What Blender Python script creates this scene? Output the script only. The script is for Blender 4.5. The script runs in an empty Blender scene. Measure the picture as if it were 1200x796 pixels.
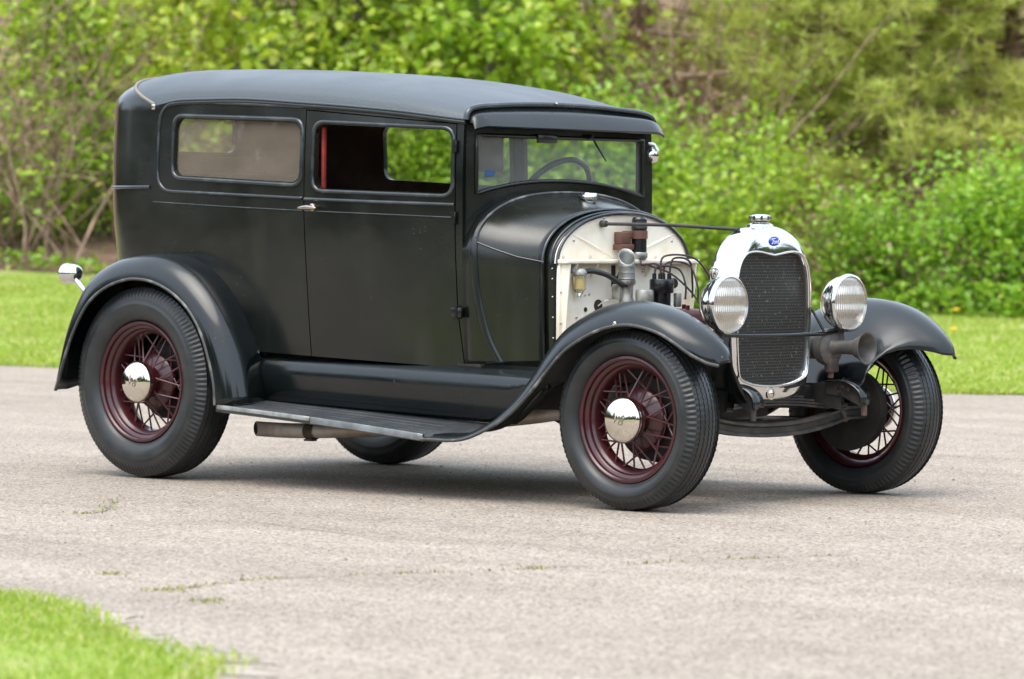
import bpy, bmesh, math, random
import numpy as np
from mathutils import Vector, Matrix

random.seed(7)
rng = np.random.default_rng(7)
SC = bpy.context.scene
COL = SC.collection
R = math.radians
TAU = 2 * math.pi

# ------------------------------------------------------------------ camera, world, sun, exposure
CAM = Vector((9.1513, -11.6048, 1.0157))
yaw, pit, rol = 2.30343, -0.026937, 0.006198
fw = Vector((math.cos(yaw) * math.cos(pit), math.sin(yaw) * math.cos(pit), math.sin(pit)))
rt = Vector((math.sin(yaw), -math.cos(yaw), 0))
up = rt.cross(fw)
rt2 = rt * math.cos(rol) + up * math.sin(rol)
up2 = -rt * math.sin(rol) + up * math.cos(rol)
cd = bpy.data.cameras.new('camera')
cam = bpy.data.objects.new('camera', cd)
COL.objects.link(cam)
M = Matrix.Identity(4)
for i in range(3):
    M[i][0], M[i][1], M[i][2], M[i][3] = rt2[i], up2[i], -fw[i], CAM[i]
cam.matrix_world = M
cd.lens = 135.0
cd.sensor_width = 36.0
cd.clip_end = 2000
cd.dof.use_dof = True
cd.dof.focus_distance = 14.9
cd.dof.aperture_fstop = 4.2
SC.camera = cam

SUN_EL, SUN_AZ = 68.0, -80.0          # azimuth: direction the light comes from, degrees from +X towards +Y
w = bpy.data.worlds.new('World')
SC.world = w
w.use_nodes = True
wn = w.node_tree.nodes
sky = wn.new('ShaderNodeTexSky')
sky.sky_type = 'NISHITA'
sky.sun_disc = False
sky.sun_elevation = R(SUN_EL)
sky.sun_rotation = R(90.0 - SUN_AZ)
sky.air_density = 1.0
sky.dust_density = 4.0
sky.ozone_density = 1.0
bg = wn['Background']
bg.inputs['Strength'].default_value = 0.15
hs = wn.new('ShaderNodeHueSaturation')      # thin overcast: the blue is washed out
hs.inputs['Saturation'].default_value = 0.6
w.node_tree.links.new(sky.outputs[0], hs.inputs['Color'])
ov = wn.new('ShaderNodeMix')                 # cloud layer: evens the sky out
ov.data_type = 'RGBA'
ov.inputs['Factor'].default_value = 0.5
ov.inputs['B'].default_value = (5.9, 6.9, 8.1, 1)
w.node_tree.links.new(hs.outputs[0], ov.inputs['A'])
w.node_tree.links.new(ov.outputs['Result'], bg.inputs[0])
sl = bpy.data.lights.new('sun', 'SUN')
sl.energy = 1.0
sl.angle = R(50)
sl.color = (1.0, 0.95, 0.86)
sun = bpy.data.objects.new('sun', sl)
COL.objects.link(sun)
sd = Vector((math.cos(R(SUN_EL)) * math.cos(R(SUN_AZ)), math.cos(R(SUN_EL)) * math.sin(R(SUN_AZ)), math.sin(R(SUN_EL))))
sun.rotation_euler = (-sd).to_track_quat('-Z', 'Y').to_euler()
sun.location = (0, 0, 20)
SC.view_settings.view_transform = 'Standard'
SC.view_settings.look = 'None'
SC.view_settings.gamma = 1.0
SC.view_settings.use_curve_mapping = False
SC.view_settings.exposure = 1.27
SC.cycles.max_bounces = 8
SC.cycles.transparent_max_bounces = 12
SC.cycles.use_denoising = True

# ------------------------------------------------------------------ materials
MATS = {}

def mat(name, col, rough=0.5, metal=0.0, col2=None, nscale=6.0, ndetail=4.0, lo=0.4, hi=0.65, rvar=0.0,
        bump=0.0, bscale=200.0, bdist=0.002, coat=0.0, spec=0.5, trans=0.0, rseed=False, bumptype='noise', sheen=0.0):
    m = bpy.data.materials.new(name)
    m.use_nodes = True
    nt = m.node_tree
    N, L = nt.nodes, nt.links
    b = N['Principled BSDF']
    b.inputs['Base Color'].default_value = (*col, 1)
    b.inputs['Roughness'].default_value = rough
    b.inputs['Metallic'].default_value = metal
    b.inputs['Specular IOR Level'].default_value = spec
    b.inputs['Coat Weight'].default_value = coat
    b.inputs['Sheen Weight'].default_value = sheen
    tc = N.new('ShaderNodeTexCoord')
    if col2 is not None or rvar:
        nz = N.new('ShaderNodeTexNoise')
        nz.inputs['Scale'].default_value = nscale
        nz.inputs['Detail'].default_value = ndetail
        L.new(tc.outputs['Object'], nz.inputs['Vector'])
        mr = N.new('ShaderNodeMapRange')
        mr.inputs['From Min'].default_value = lo
        mr.inputs['From Max'].default_value = hi
        L.new(nz.outputs['Fac'], mr.inputs['Value'])
        if col2 is not None:
            mx = N.new('ShaderNodeMix')
            mx.data_type = 'RGBA'
            mx.inputs['A'].default_value = (*col, 1)
            mx.inputs['B'].default_value = (*col2, 1)
            L.new(mr.outputs['Result'], mx.inputs['Factor'])
            L.new(mx.outputs['Result'], b.inputs['Base Color'])
        if rvar:
            m2 = N.new('ShaderNodeMapRange')
            m2.inputs['To Min'].default_value = rough - rvar
            m2.inputs['To Max'].default_value = rough + rvar
            L.new(mr.outputs['Result'], m2.inputs['Value'])
            L.new(m2.outputs['Result'], b.inputs['Roughness'])
    if bump:
        if bumptype == 'voronoi':
            nb = N.new('ShaderNodeTexVoronoi')
            out = nb.outputs['Distance']
        else:
            nb = N.new('ShaderNodeTexNoise')
            nb.inputs['Detail'].default_value = 3
            out = nb.outputs['Fac']
        nb.inputs['Scale'].default_value = bscale
        L.new(tc.outputs['Object'], nb.inputs['Vector'])
        bp = N.new('ShaderNodeBump')
        bp.inputs['Strength'].default_value = bump
        bp.inputs['Distance'].default_value = bdist
        L.new(out, bp.inputs['Height'])
        L.new(bp.outputs['Normal'], b.inputs['Normal'])
    MATS[name] = m
    return m

def aged_paint(name, dk, lt, rough, dust):
    """old hand-rubbed black: cloudy sheen, dust streaks, small chips"""
    m = bpy.data.materials.new(name)
    m.use_nodes = True
    N, L = m.node_tree.nodes, m.node_tree.links
    p = N['Principled BSDF']
    p.inputs['Specular IOR Level'].default_value = 0.55
    tc = N.new('ShaderNodeTexCoord')
    def nz(scale, detail, stretch=None):
        n = N.new('ShaderNodeTexNoise')
        n.inputs['Scale'].default_value = scale
        n.inputs['Detail'].default_value = detail
        n.inputs['Roughness'].default_value = 0.6
        if stretch:
            mp = N.new('ShaderNodeMapping')
            mp.inputs['Scale'].default_value = stretch
            L.new(tc.outputs['Object'], mp.inputs['Vector'])
            L.new(mp.outputs[0], n.inputs['Vector'])
        else:
            L.new(tc.outputs['Object'], n.inputs['Vector'])
        return n.outputs['Fac']
    def mr(src, a, b_, c_, d_):
        r = N.new('ShaderNodeMapRange')
        for k, v in zip(('From Min', 'From Max', 'To Min', 'To Max'), (a, b_, c_, d_)):
            r.inputs[k].default_value = v
        L.new(src, r.inputs['Value'])
        return r.outputs['Result']
    def mix(f, A, B_):
        x = N.new('ShaderNodeMix'); x.data_type = 'RGBA'
        L.new(f, x.inputs['Factor'])
        for k, v in (('A', A), ('B', B_)):
            if isinstance(v, tuple): x.inputs[k].default_value = (*v, 1)
            else: L.new(v, x.inputs[k])
        return x.outputs['Result']
    cloud = nz(2.4, 5)
    streak = nz(1.0, 6, (5.0, 5.0, 0.9))
    chips = nz(85, 2)
    patch = nz(6, 4)
    c = mix(mr(cloud, 0.35, 0.7, 0, 1), dk, lt)
    c = mix(mr(streak, 0.52, 0.75, 0, dust), c, (0.066, 0.064, 0.047))
    mul = N.new('ShaderNodeMath'); mul.operation = 'MULTIPLY'
    L.new(mr(chips, 0.70, 0.73, 0, 1), mul.inputs[0]); L.new(mr(patch, 0.55, 0.65, 0, 0.8), mul.inputs[1])
    c = mix(mul.outputs[0], c, (0.12, 0.11, 0.095))
    L.new(c, p.inputs['Base Color'])
    L.new(mr(nz(1.7, 6, (1.0, 1.0, 1.6)), 0.3, 0.7, rough - 0.09, rough + 0.13), p.inputs['Roughness'])
    bp = N.new('ShaderNodeBump')
    bp.inputs['Strength'].default_value = 0.10
    bp.inputs['Distance'].default_value = 0.03
    L.new(nz(3.2, 2), bp.inputs['Height'])
    L.new(bp.outputs[0], p.inputs['Normal'])
    MATS[name] = m
    return m
paint = aged_paint('satin_black_paint', (0.0024, 0.0040, 0.0030), (0.0100, 0.0116, 0.0082), 0.19, 0.20)
fenderp = aged_paint('fender_black_paint', (0.0020, 0.0038, 0.0040), (0.0065, 0.0095, 0.0098), 0.19, 0.05)
beadp = mat('rubbed_bead_highlight', (0.012, 0.017, 0.018), 0.16, col2=(0.045, 0.052, 0.053), nscale=11, lo=0.5, hi=0.72, spec=0.8)  # rubbed paint, base also lightened so the beads' highlights sit in the colour
edgep = mat('worn_paint_edge', (0.05, 0.05, 0.048), 0.4, col2=(0.22, 0.21, 0.19), nscale=14, lo=0.52, hi=0.7)
vinyl = mat('roof_vinyl', (0.053, 0.065, 0.073), 0.44, bump=0.6, bscale=110, bdist=0.003, spec=0.55, rvar=0.05, nscale=3)
dark = mat('dark_bore_shade', (0.006, 0.006, 0.006), 0.7)  # near-black that paints the shade inside the exhaust pipe
under = mat('underbody_black', (0.012, 0.0115, 0.011), 0.75, col2=(0.035, 0.028, 0.022), nscale=9)
greasy = mat('greasy_iron', (0.022, 0.021, 0.020), 0.55, col2=(0.06, 0.048, 0.038), nscale=14, bump=0.2, bscale=60)
hornm = mat('weathered_horn_paint', (0.060, 0.056, 0.052), 0.5, col2=(0.11, 0.098, 0.088), nscale=22, bump=0.2, bscale=80)
rustm = mat('rusty_iron', (0.045, 0.036, 0.030), 0.7, col2=(0.11, 0.065, 0.04), nscale=22, bump=0.3, bscale=80)
pipem = mat('exhaust_steel', (0.50, 0.46, 0.41), 0.5, metal=0.35, col2=(0.30, 0.22, 0.165), nscale=7, bump=0.2, bscale=60)
chrome = mat('chrome', (0.66, 0.66, 0.65), 0.07, metal=1.0, rvar=0.04, nscale=8, bump=0.02, bscale=12, bdist=0.01)
capm = mat('worn_hubcap_steel', (0.70, 0.66, 0.59), 0.12, metal=1.0, rvar=0.05, nscale=14, bump=0.03, bscale=20, bdist=0.01)
bronze = mat('tarnished_nickel', (0.42, 0.35, 0.30), 0.28, metal=1.0, rvar=0.06, nscale=20)
nickel = mat('worn_nickel', (0.66, 0.62, 0.56), 0.2, metal=1.0, rvar=0.06, nscale=20)
alu = mat('bare_aluminium', (0.30, 0.315, 0.31), 0.48, metal=0.8, col2=(0.18, 0.19, 0.185), nscale=12)
maroon = mat('maroon_enamel', (0.056, 0.0085, 0.0115), 0.3, coat=0.3, col2=(0.042, 0.0085, 0.0105), nscale=9)
spokem = mat('spoke_enamel_sheen', (0.075, 0.020, 0.022), 0.35)  # maroon lightened: the spokes' pinkish reflections are put into the colour
rubber = mat('tyre_rubber', (0.0155, 0.0180, 0.0190), 0.40, col2=(0.027, 0.0275, 0.0265), nscale=10, bump=0.08, bscale=90, spec=0.5, rvar=0.06)
boardrub = mat('board_rubber', (0.024, 0.027, 0.030), 0.45, col2=(0.042, 0.045, 0.047), nscale=7, bump=0.2, bscale=300)
cream = mat('cream_paint', (0.84, 0.78, 0.655), 0.4, col2=(0.62, 0.52, 0.39), nscale=7, ndetail=8, lo=0.46, hi=0.85)
creamd = mat('cream_paint_stained', (0.52, 0.42, 0.29), 0.5, col2=(0.72, 0.62, 0.47), nscale=12)
rubhose = mat('rubber_hose', (0.018, 0.018, 0.019), 0.5)
bake = mat('black_bakelite', (0.01, 0.01, 0.011), 0.22)
castal = mat('cast_aluminium', (0.42, 0.41, 0.38), 0.5, metal=0.6, col2=(0.2, 0.18, 0.15), nscale=25, bump=0.2, bscale=120)
brownb = mat('brown_bracket', (0.12, 0.055, 0.035), 0.5)
greyz = mat('grey_zinc', (0.33, 0.335, 0.32), 0.45, metal=0.5, col2=(0.2, 0.2, 0.18), nscale=20)
redseal = mat('red_weatherstrip', (0.33, 0.030, 0.022), 0.75, col2=(0.16, 0.02, 0.02), nscale=30)
cloth = mat('brown_upholstery', (0.13, 0.078, 0.055), 0.95, col2=(0.09, 0.055, 0.04), nscale=14)
liner = mat('beige_lining', (0.30, 0.255, 0.205), 0.95, col2=(0.24, 0.2, 0.16), nscale=6)
bluest = mat('blue_sticker_paper', (0.02, 0.07, 0.22), 0.5)
bluee = mat('blue_enamel', (0.004, 0.045, 0.42), 0.2, coat=0.5)
white = mat('white_enamel', (0.8, 0.8, 0.8), 0.35)
seamm = mat('grey_seam_cord', (0.20, 0.18, 0.15), 0.7)
stripp = mat('old_card', (0.78, 0.71, 0.60), 0.85, col2=(0.70, 0.62, 0.51), nscale=9)

def add_glass(name, veil=0.0, veilcol=(0.3, 0.27, 0.22), tint=(0.94, 0.96, 0.94)):
    m = bpy.data.materials.new(name)
    m.use_nodes = True
    N, L = m.node_tree.nodes, m.node_tree.links
    N.remove(N['Principled BSDF'])
    out = N['Material Output']
    tr = N.new('ShaderNodeBsdfTransparent')
    tr.inputs[0].default_value = (*tint, 1)
    gl = N.new('ShaderNodeBsdfGlossy')
    gl.inputs['Roughness'].default_value = 0.02
    fr = N.new('ShaderNodeFresnel')
    fr.inputs[0].default_value = 1.45
    mx = N.new('ShaderNodeMixShader')
    ge = N.new('ShaderNodeNewGeometry')
    inv = N.new('ShaderNodeMath')
    inv.operation = 'SUBTRACT'
    inv.inputs[0].default_value = 1.0
    L.new(ge.outputs['Backfacing'], inv.inputs[1])
    mu = N.new('ShaderNodeMath')
    mu.operation = 'MULTIPLY'
    L.new(fr.outputs[0], mu.inputs[0])
    L.new(inv.outputs[0], mu.inputs[1])
    L.new(mu.outputs[0], mx.inputs[0])
    L.new(tr.outputs[0], mx.inputs[1])
    L.new(gl.outputs[0], mx.inputs[2])
    last = mx
    if veil:
        df = N.new('ShaderNodeBsdfDiffuse')
        df.inputs[0].default_value = (*veilcol, 1)
        m2 = N.new('ShaderNodeMixShader')
        nz = N.new('ShaderNodeTexNoise')
        nz.inputs['Scale'].default_value = 3.0
        nz.inputs['Detail'].default_value = 5.0
        mr = N.new('ShaderNodeMapRange')
        mr.inputs['From Min'].default_value = 0.3
        mr.inputs['From Max'].default_value = 0.7
        mr.inputs['To Min'].default_value = veil * 0.8
        mr.inputs['To Max'].default_value = veil * 1.2
        L.new(nz.outputs[0], mr.inputs[0])
        L.new(mr.outputs[0], m2.inputs[0])
        L.new(last.outputs[0], m2.inputs[1])
        L.new(df.outputs[0], m2.inputs[2])
        last = m2
    L.new(last.outputs[0], out.inputs[0])
    return m

glass = add_glass('clear_glass', 0.025)
veiled = add_glass('windscreen_reflection_veil', 0.12, (0.55, 0.56, 0.54))  # diffuse veil paints pale reflections over the windscreen
dusty_reflect = add_glass('dust_reflection_glass', 0.185, (0.42, 0.34, 0.27))  # diffuse veil for dust, with the pane's reflection painted in too
bowlglass = add_glass('bowl_glass', 0.3, (0.6, 0.5, 0.25))

# headlight lens: fluted, silvery
def lens_mat():
    m = bpy.data.materials.new('fluted_lens')
    m.use_nodes = True
    N, L = m.node_tree.nodes, m.node_tree.links
    b = N['Principled BSDF']
    b.inputs['Base Color'].default_value = (0.62, 0.57, 0.50, 1)
    b.inputs['Metallic'].default_value = 0.75
    b.inputs['Roughness'].default_value = 0.3
    b.inputs['Coat Weight'].default_value = 1.0
    tc = N.new('ShaderNodeTexCoord')
    wv = N.new('ShaderNodeTexWave')
    wv.bands_direction = 'Y'
    wv.inputs['Scale'].default_value = 32.0
    wv.inputs['Distortion'].default_value = 0.0
    L.new(tc.outputs['Object'], wv.inputs['Vector'])
    wz = N.new('ShaderNodeTexWave')
    wz.bands_direction = 'Z'
    wz.inputs['Scale'].default_value = 5.0
    L.new(tc.outputs['Object'], wz.inputs['Vector'])
    ad = N.new('ShaderNodeMath')
    ad.operation = 'MULTIPLY_ADD'
    ad.inputs[1].default_value = 2.5
    L.new(wz.outputs['Fac'], ad.inputs[0])
    L.new(wv.outputs['Fac'], ad.inputs[2])
    bp = N.new('ShaderNodeBump')
    bp.inputs['Strength'].default_value = 0.8
    bp.inputs['Distance'].default_value = 0.004
    L.new(ad.outputs[0], bp.inputs['Height'])
    L.new(bp.outputs[0], b.inputs['Normal'])
    return m
lensm = lens_mat()

# radiator core: rows of small dark cells
def core_mat():
    m = bpy.data.materials.new('radiator_core')
    m.use_nodes = True
    N, L = m.node_tree.nodes, m.node_tree.links
    b = N['Principled BSDF']
    b.inputs['Roughness'].default_value = 0.5
    b.inputs['Metallic'].default_value = 0.3
    tc = N.new('ShaderNodeTexCoord')
    sp = N.new('ShaderNodeSeparateXYZ')
    cb = N.new('ShaderNodeCombineXYZ')
    L.new(tc.outputs['Object'], sp.inputs[0])
    L.new(sp.outputs['Y'], cb.inputs['X'])
    L.new(sp.outputs['Z'], cb.inputs['Y'])
    br = N.new('ShaderNodeTexBrick')
    br.inputs['Scale'].default_value = 1.0
    br.inputs['Brick Width'].default_value = 0.0105
    br.inputs['Row Height'].default_value = 0.0115
    br.inputs['Mortar Size'].default_value = 0.0016
    br.inputs['Color1'].default_value = (0.002, 0.002, 0.002, 1)
    br.inputs['Color2'].default_value = (0.006, 0.006, 0.006, 1)
    br.inputs['Mortar'].default_value = (0.055, 0.053, 0.048, 1)
    L.new(cb.outputs[0], br.inputs['Vector'])
    nz = N.new('ShaderNodeTexNoise')
    nz.inputs['Scale'].default_value = 60
    L.new(tc.outputs['Object'], nz.inputs['Vector'])
    mr = N.new('ShaderNodeMapRange')
    mr.inputs['From Min'].default_value = 0.62
    mr.inputs['From Max'].default_value = 0.72
    L.new(nz.outputs['Fac'], mr.inputs[0])
    mx = N.new('ShaderNodeMix')
    mx.data_type = 'RGBA'
    mx.inputs['B'].default_value = (0.16, 0.13, 0.08, 1)
    L.new(mr.outputs[0], mx.inputs['Factor'])
    L.new(br.outputs['Color'], mx.inputs['A'])
    L.new(mx.outputs['Result'], b.inputs['Base Color'])
    bp = N.new('ShaderNodeBump')
    bp.inputs['Strength'].default_value = 1.0
    bp.inputs['Distance'].default_value = 0.006
    L.new(br.outputs['Fac'], bp.inputs['Height'])
    L.new(bp.outputs[0], b.inputs['Normal'])
    return m
corem = core_mat()

# ------------------------------------------------------------------ mesh helpers
def grid(bm, rows, cu=False, cv=False):
    V = [[bm.verts.new(p) for p in r] for r in rows]
    nr, nc = len(V), len(V[0])
    for i in range(nr if cv else nr - 1):
        for j in range(nc if cu else nc - 1):
            a, b, c, d = V[i][j], V[i][(j + 1) % nc], V[(i + 1) % nr][(j + 1) % nc], V[(i + 1) % nr][j]
            try:
                bm.faces.new((a, b, c, d))
            except ValueError:
                pass
    return V

def lathe(bm, prof, axis='X', c=(0, 0, 0), segs=48, sign=1):
    """prof: (radius, axial). axis X: axial along +X*sign; axis Y: along +Y*sign; Z."""
    rows = []
    for (r, a) in prof:
        row = []
        for k in range(segs):
            t = TAU * k / segs
            p, q = r * math.cos(t), r * math.sin(t)
            if axis == 'X':
                row.append((c[0] + a * sign, c[1] + p, c[2] + q))
            elif axis == 'Y':
                row.append((c[0] + p, c[1] + a * sign, c[2] + q))
            else:
                row.append((c[0] + p, c[1] + q, c[2] + a * sign))
        rows.append(row)
    V = grid(bm, rows, cu=True)
    for e in (0, -1):
        if prof[e][0] > 1e-5 and False:
            bm.faces.new(V[e])
    return V

def tube(bm, pts, r, segs=10, closed=False, caps=True):
    P = [Vector(p) for p in pts]
    n = len(P)
    rs = r if isinstance(r, (list, tuple)) else [r] * n
    T = []
    for i in range(n):
        a = P[(i - 1) % n] if (closed or i > 0) else P[i]
        b = P[(i + 1) % n] if (closed or i < n - 1) else P[i]
        T.append((b - a).normalized())
    u = T[0].orthogonal().normalized()
    rows = []
    for i in range(n):
        u = (u - T[i] * u.dot(T[i]))
        u = u.normalized() if u.length > 1e-6 else T[i].orthogonal().normalized()
        v = T[i].cross(u)
        rows.append([P[i] + (u * math.cos(TAU * k / segs) + v * math.sin(TAU * k / segs)) * rs[i] for k in range(segs)])
    V = grid(bm, rows, cu=True, cv=closed)
    if caps and not closed:
        bm.faces.new(V[0][::-1])
        bm.faces.new(V[-1])

def box(bm, c, s, bev=0.0, rot=None, segs=2):
    r = bmesh.ops.create_cube(bm, size=1.0)
    vs = r['verts']
    m = Matrix.Translation(c) @ (rot.to_4x4() if rot else Matrix.Identity(4)) @ Matrix.Diagonal((*s, 1))
    bmesh.ops.transform(bm, matrix=m, verts=vs)
    if bev:
        es = list({e for v in vs for e in v.link_edges})
        bmesh.ops.bevel(bm, geom=es, offset=bev, segments=segs, affect='EDGES', profile=0.5)

def prism(bm, pts, d0, d1, axis='Y'):
    """closed outline extruded. axis Y: pts=(x,z); axis X: pts=(y,z); Z: (x,y)"""
    def P(p, d):
        return (p[0], d, p[1]) if axis == 'Y' else ((d, p[0], p[1]) if axis == 'X' else (p[0], p[1], d))
    a = [bm.verts.new(P(p, d0)) for p in pts]
    b = [bm.verts.new(P(p, d1)) for p in pts]
    n = len(pts)
    bm.faces.new(a)
    bm.faces.new(b[::-1])
    for i in range(n):
        bm.faces.new((a[i], b[i], b[(i + 1) % n], a[(i + 1) % n]))

def rpoly(pts, r, seg=6):
    """round the corners of a polygon"""
    out = []
    n = len(pts)
    for i in range(n):
        p0, p1, p2 = Vector(pts[i - 1]), Vector(pts[i]), Vector(pts[(i + 1) % n])
        rr = r[i] if isinstance(r, (list, tuple)) else r
        a, b = (p0 - p1), (p2 - p1)
        rr = min(rr, a.length * 0.49, b.length * 0.49)
        a, b = p1 + a.normalized() * rr, p1 + b.normalized() * rr
        for k in range(seg + 1):
            t = k / seg
            q = a * (1 - t) ** 2 + p1 * 2 * t * (1 - t) + b * t * t
            out.append((q.x, q.y))
    return out

def dense(pts, step=0.03, closed=True):
    out = []
    n = len(pts)
    for i in range(n if closed else n - 1):
        a, b = Vector(pts[i]), Vector(pts[(i + 1) % n])
        m = max(1, int((b - a).length / step))
        for k in range(m):
            out.append(tuple(a.lerp(b, k / m)))
    if not closed:
        out.append(tuple(pts[-1]))
    return out

def spl(xs, ys):
    """monotone-ish cubic through points"""
    xs = np.array(xs, float); ys = np.array(ys, float)
    if xs[0] > xs[-1]:
        xs, ys = xs[::-1], ys[::-1]
    h = np.diff(xs); d = np.diff(ys) / h
    m = np.zeros(len(xs))
    m[0], m[-1] = d[0], d[-1]
    for i in range(1, len(xs) - 1):
        if d[i - 1] * d[i] > 0:
            m[i] = 2 * d[i - 1] * d[i] / (d[i - 1] + d[i])
    def f(x):
        x = min(max(x, xs[0]), xs[-1])
        i = int(min(np.searchsorted(xs, x, 'right') - 1, len(xs) - 2))
        t = (x - xs[i]) / h[i]
        return float((2 * t**3 - 3 * t**2 + 1) * ys[i] + (t**3 - 2 * t**2 + t) * h[i] * m[i] + (-2 * t**3 + 3 * t**2) * ys[i + 1] + (t**3 - t**2) * h[i] * m[i + 1])
    return f

def catmull(P, n):
    """resample a polyline of vectors through a catmull-rom to n points"""
    P = [np.array(p, float) for p in P]
    P = [2 * P[0] - P[1]] + P + [2 * P[-1] - P[-2]]
    out = []
    segs = len(P) - 3
    for k in range(n):
        u = k / (n - 1) * segs
        i = min(int(u), segs - 1)
        t = u - i
        a, b, c, d = P[i:i + 4]
        out.append(0.5 * ((2 * b) + (-a + c) * t + (2 * a - 5 * b + 4 * c - d) * t * t + (-a + 3 * b - 3 * c + d) * t**3))
    return out

def finish(me, smooth=40):
    for p in me.polygons:
        p.use_smooth = smooth is not None
    if smooth is not None:
        me.set_sharp_from_angle(angle=R(smooth))

def obj(name, bm, m, parent=None, smooth=40, mods=None, norm=True, merge=True, loc=None):
    if merge:
        bmesh.ops.remove_doubles(bm, verts=bm.verts, dist=1e-5)
    if norm:
        bmesh.ops.recalc_face_normals(bm, faces=bm.faces)
    me = bpy.data.meshes.new(name)
    bm.to_mesh(me)
    bm.free()
    finish(me, smooth)
    if m:
        me.materials.append(m)
    o = bpy.data.objects.new(name, me)
    COL.objects.link(o)
    if parent is not None:
        o.parent = parent
        if parent is CAR:
            o.location = SHIFT
    if loc is not None:
        o.location = loc
    return o

def B():
    return bmesh.new()

def tag(o, label=None, cat=None, group=None, kind=None):
    if label: o['label'] = label
    if cat: o['category'] = cat
    if group: o['group'] = group
    if kind: o['kind'] = kind
    return o

def solid(o, th, off=-1, mat_off=0):
    md = o.modifiers.new('solid', 'SOLIDIFY')
    md.thickness = th
    md.offset = off
    md.use_even_offset = False
    md.material_offset = mat_off
    md.material_offset_rim = 0
    return md

def apply_mods(o, smooth=35):
    dg = bpy.context.evaluated_depsgraph_get()
    dg.update()
    me = bpy.data.meshes.new_from_object(o.evaluated_get(dg))
    o.modifiers.clear()
    old = o.data
    o.data = me
    me.name = o.name
    finish(me, smooth)
    return o

def boolean(o, cutters, op='DIFFERENCE'):
    for bm in cutters:
        bmesh.ops.recalc_face_normals(bm, faces=bm.faces)
        me = bpy.data.meshes.new('cut')
        bm.to_mesh(me)
        bm.free()
        c = bpy.data.objects.new('cut', me)
        COL.objects.link(c)
        c.location = o.location
        if o.parent:
            c.parent = o.parent
        md = o.modifiers.new('b', 'BOOLEAN')
        md.operation = op
        md.solver = 'EXACT'
        md.object = c
        apply_mods(o)
        bpy.data.objects.remove(c)
        bpy.data.meshes.remove(me)

# ------------------------------------------------------------------ the ground
A_AX = Vector((0.743, 0.669, 0))       # along the wood edge
D_AX = Vector((-0.669, 0.743, 0))      # away from the road
O_W = Vector((9.15, -11.6, 0))

def wpos(s, d, z=0.0):
    p = O_W + A_AX * s + D_AX * d
    return Vector((p.x, p.y, z))

def dedge(s):
    return 27.0 - 0.56 * max(-12, min(12, s)) + 0.25 * math.sin(s * 1.3) + 0.12 * math.sin(s * 4.1)

def hgt(s, d):
    """height of lawn and bank"""
    e = d - dedge(s)
    if e < 0:
        return 0.0
    k = 0.022 + 0.058 / (1 + math.exp(s * 0.9 + 0.6))
    z = k * e * min(1, e / 2.0)
    db = 36.5 + 0.4 * math.sin(s * 0.7) + (1.5 if s < -3 else 0.0)
    if d > db:
        z += 0.19 * (d - db) ** 1.12 * min(1, (d - db) / 3 + 0.2)
    return min(z, 14)

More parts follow.
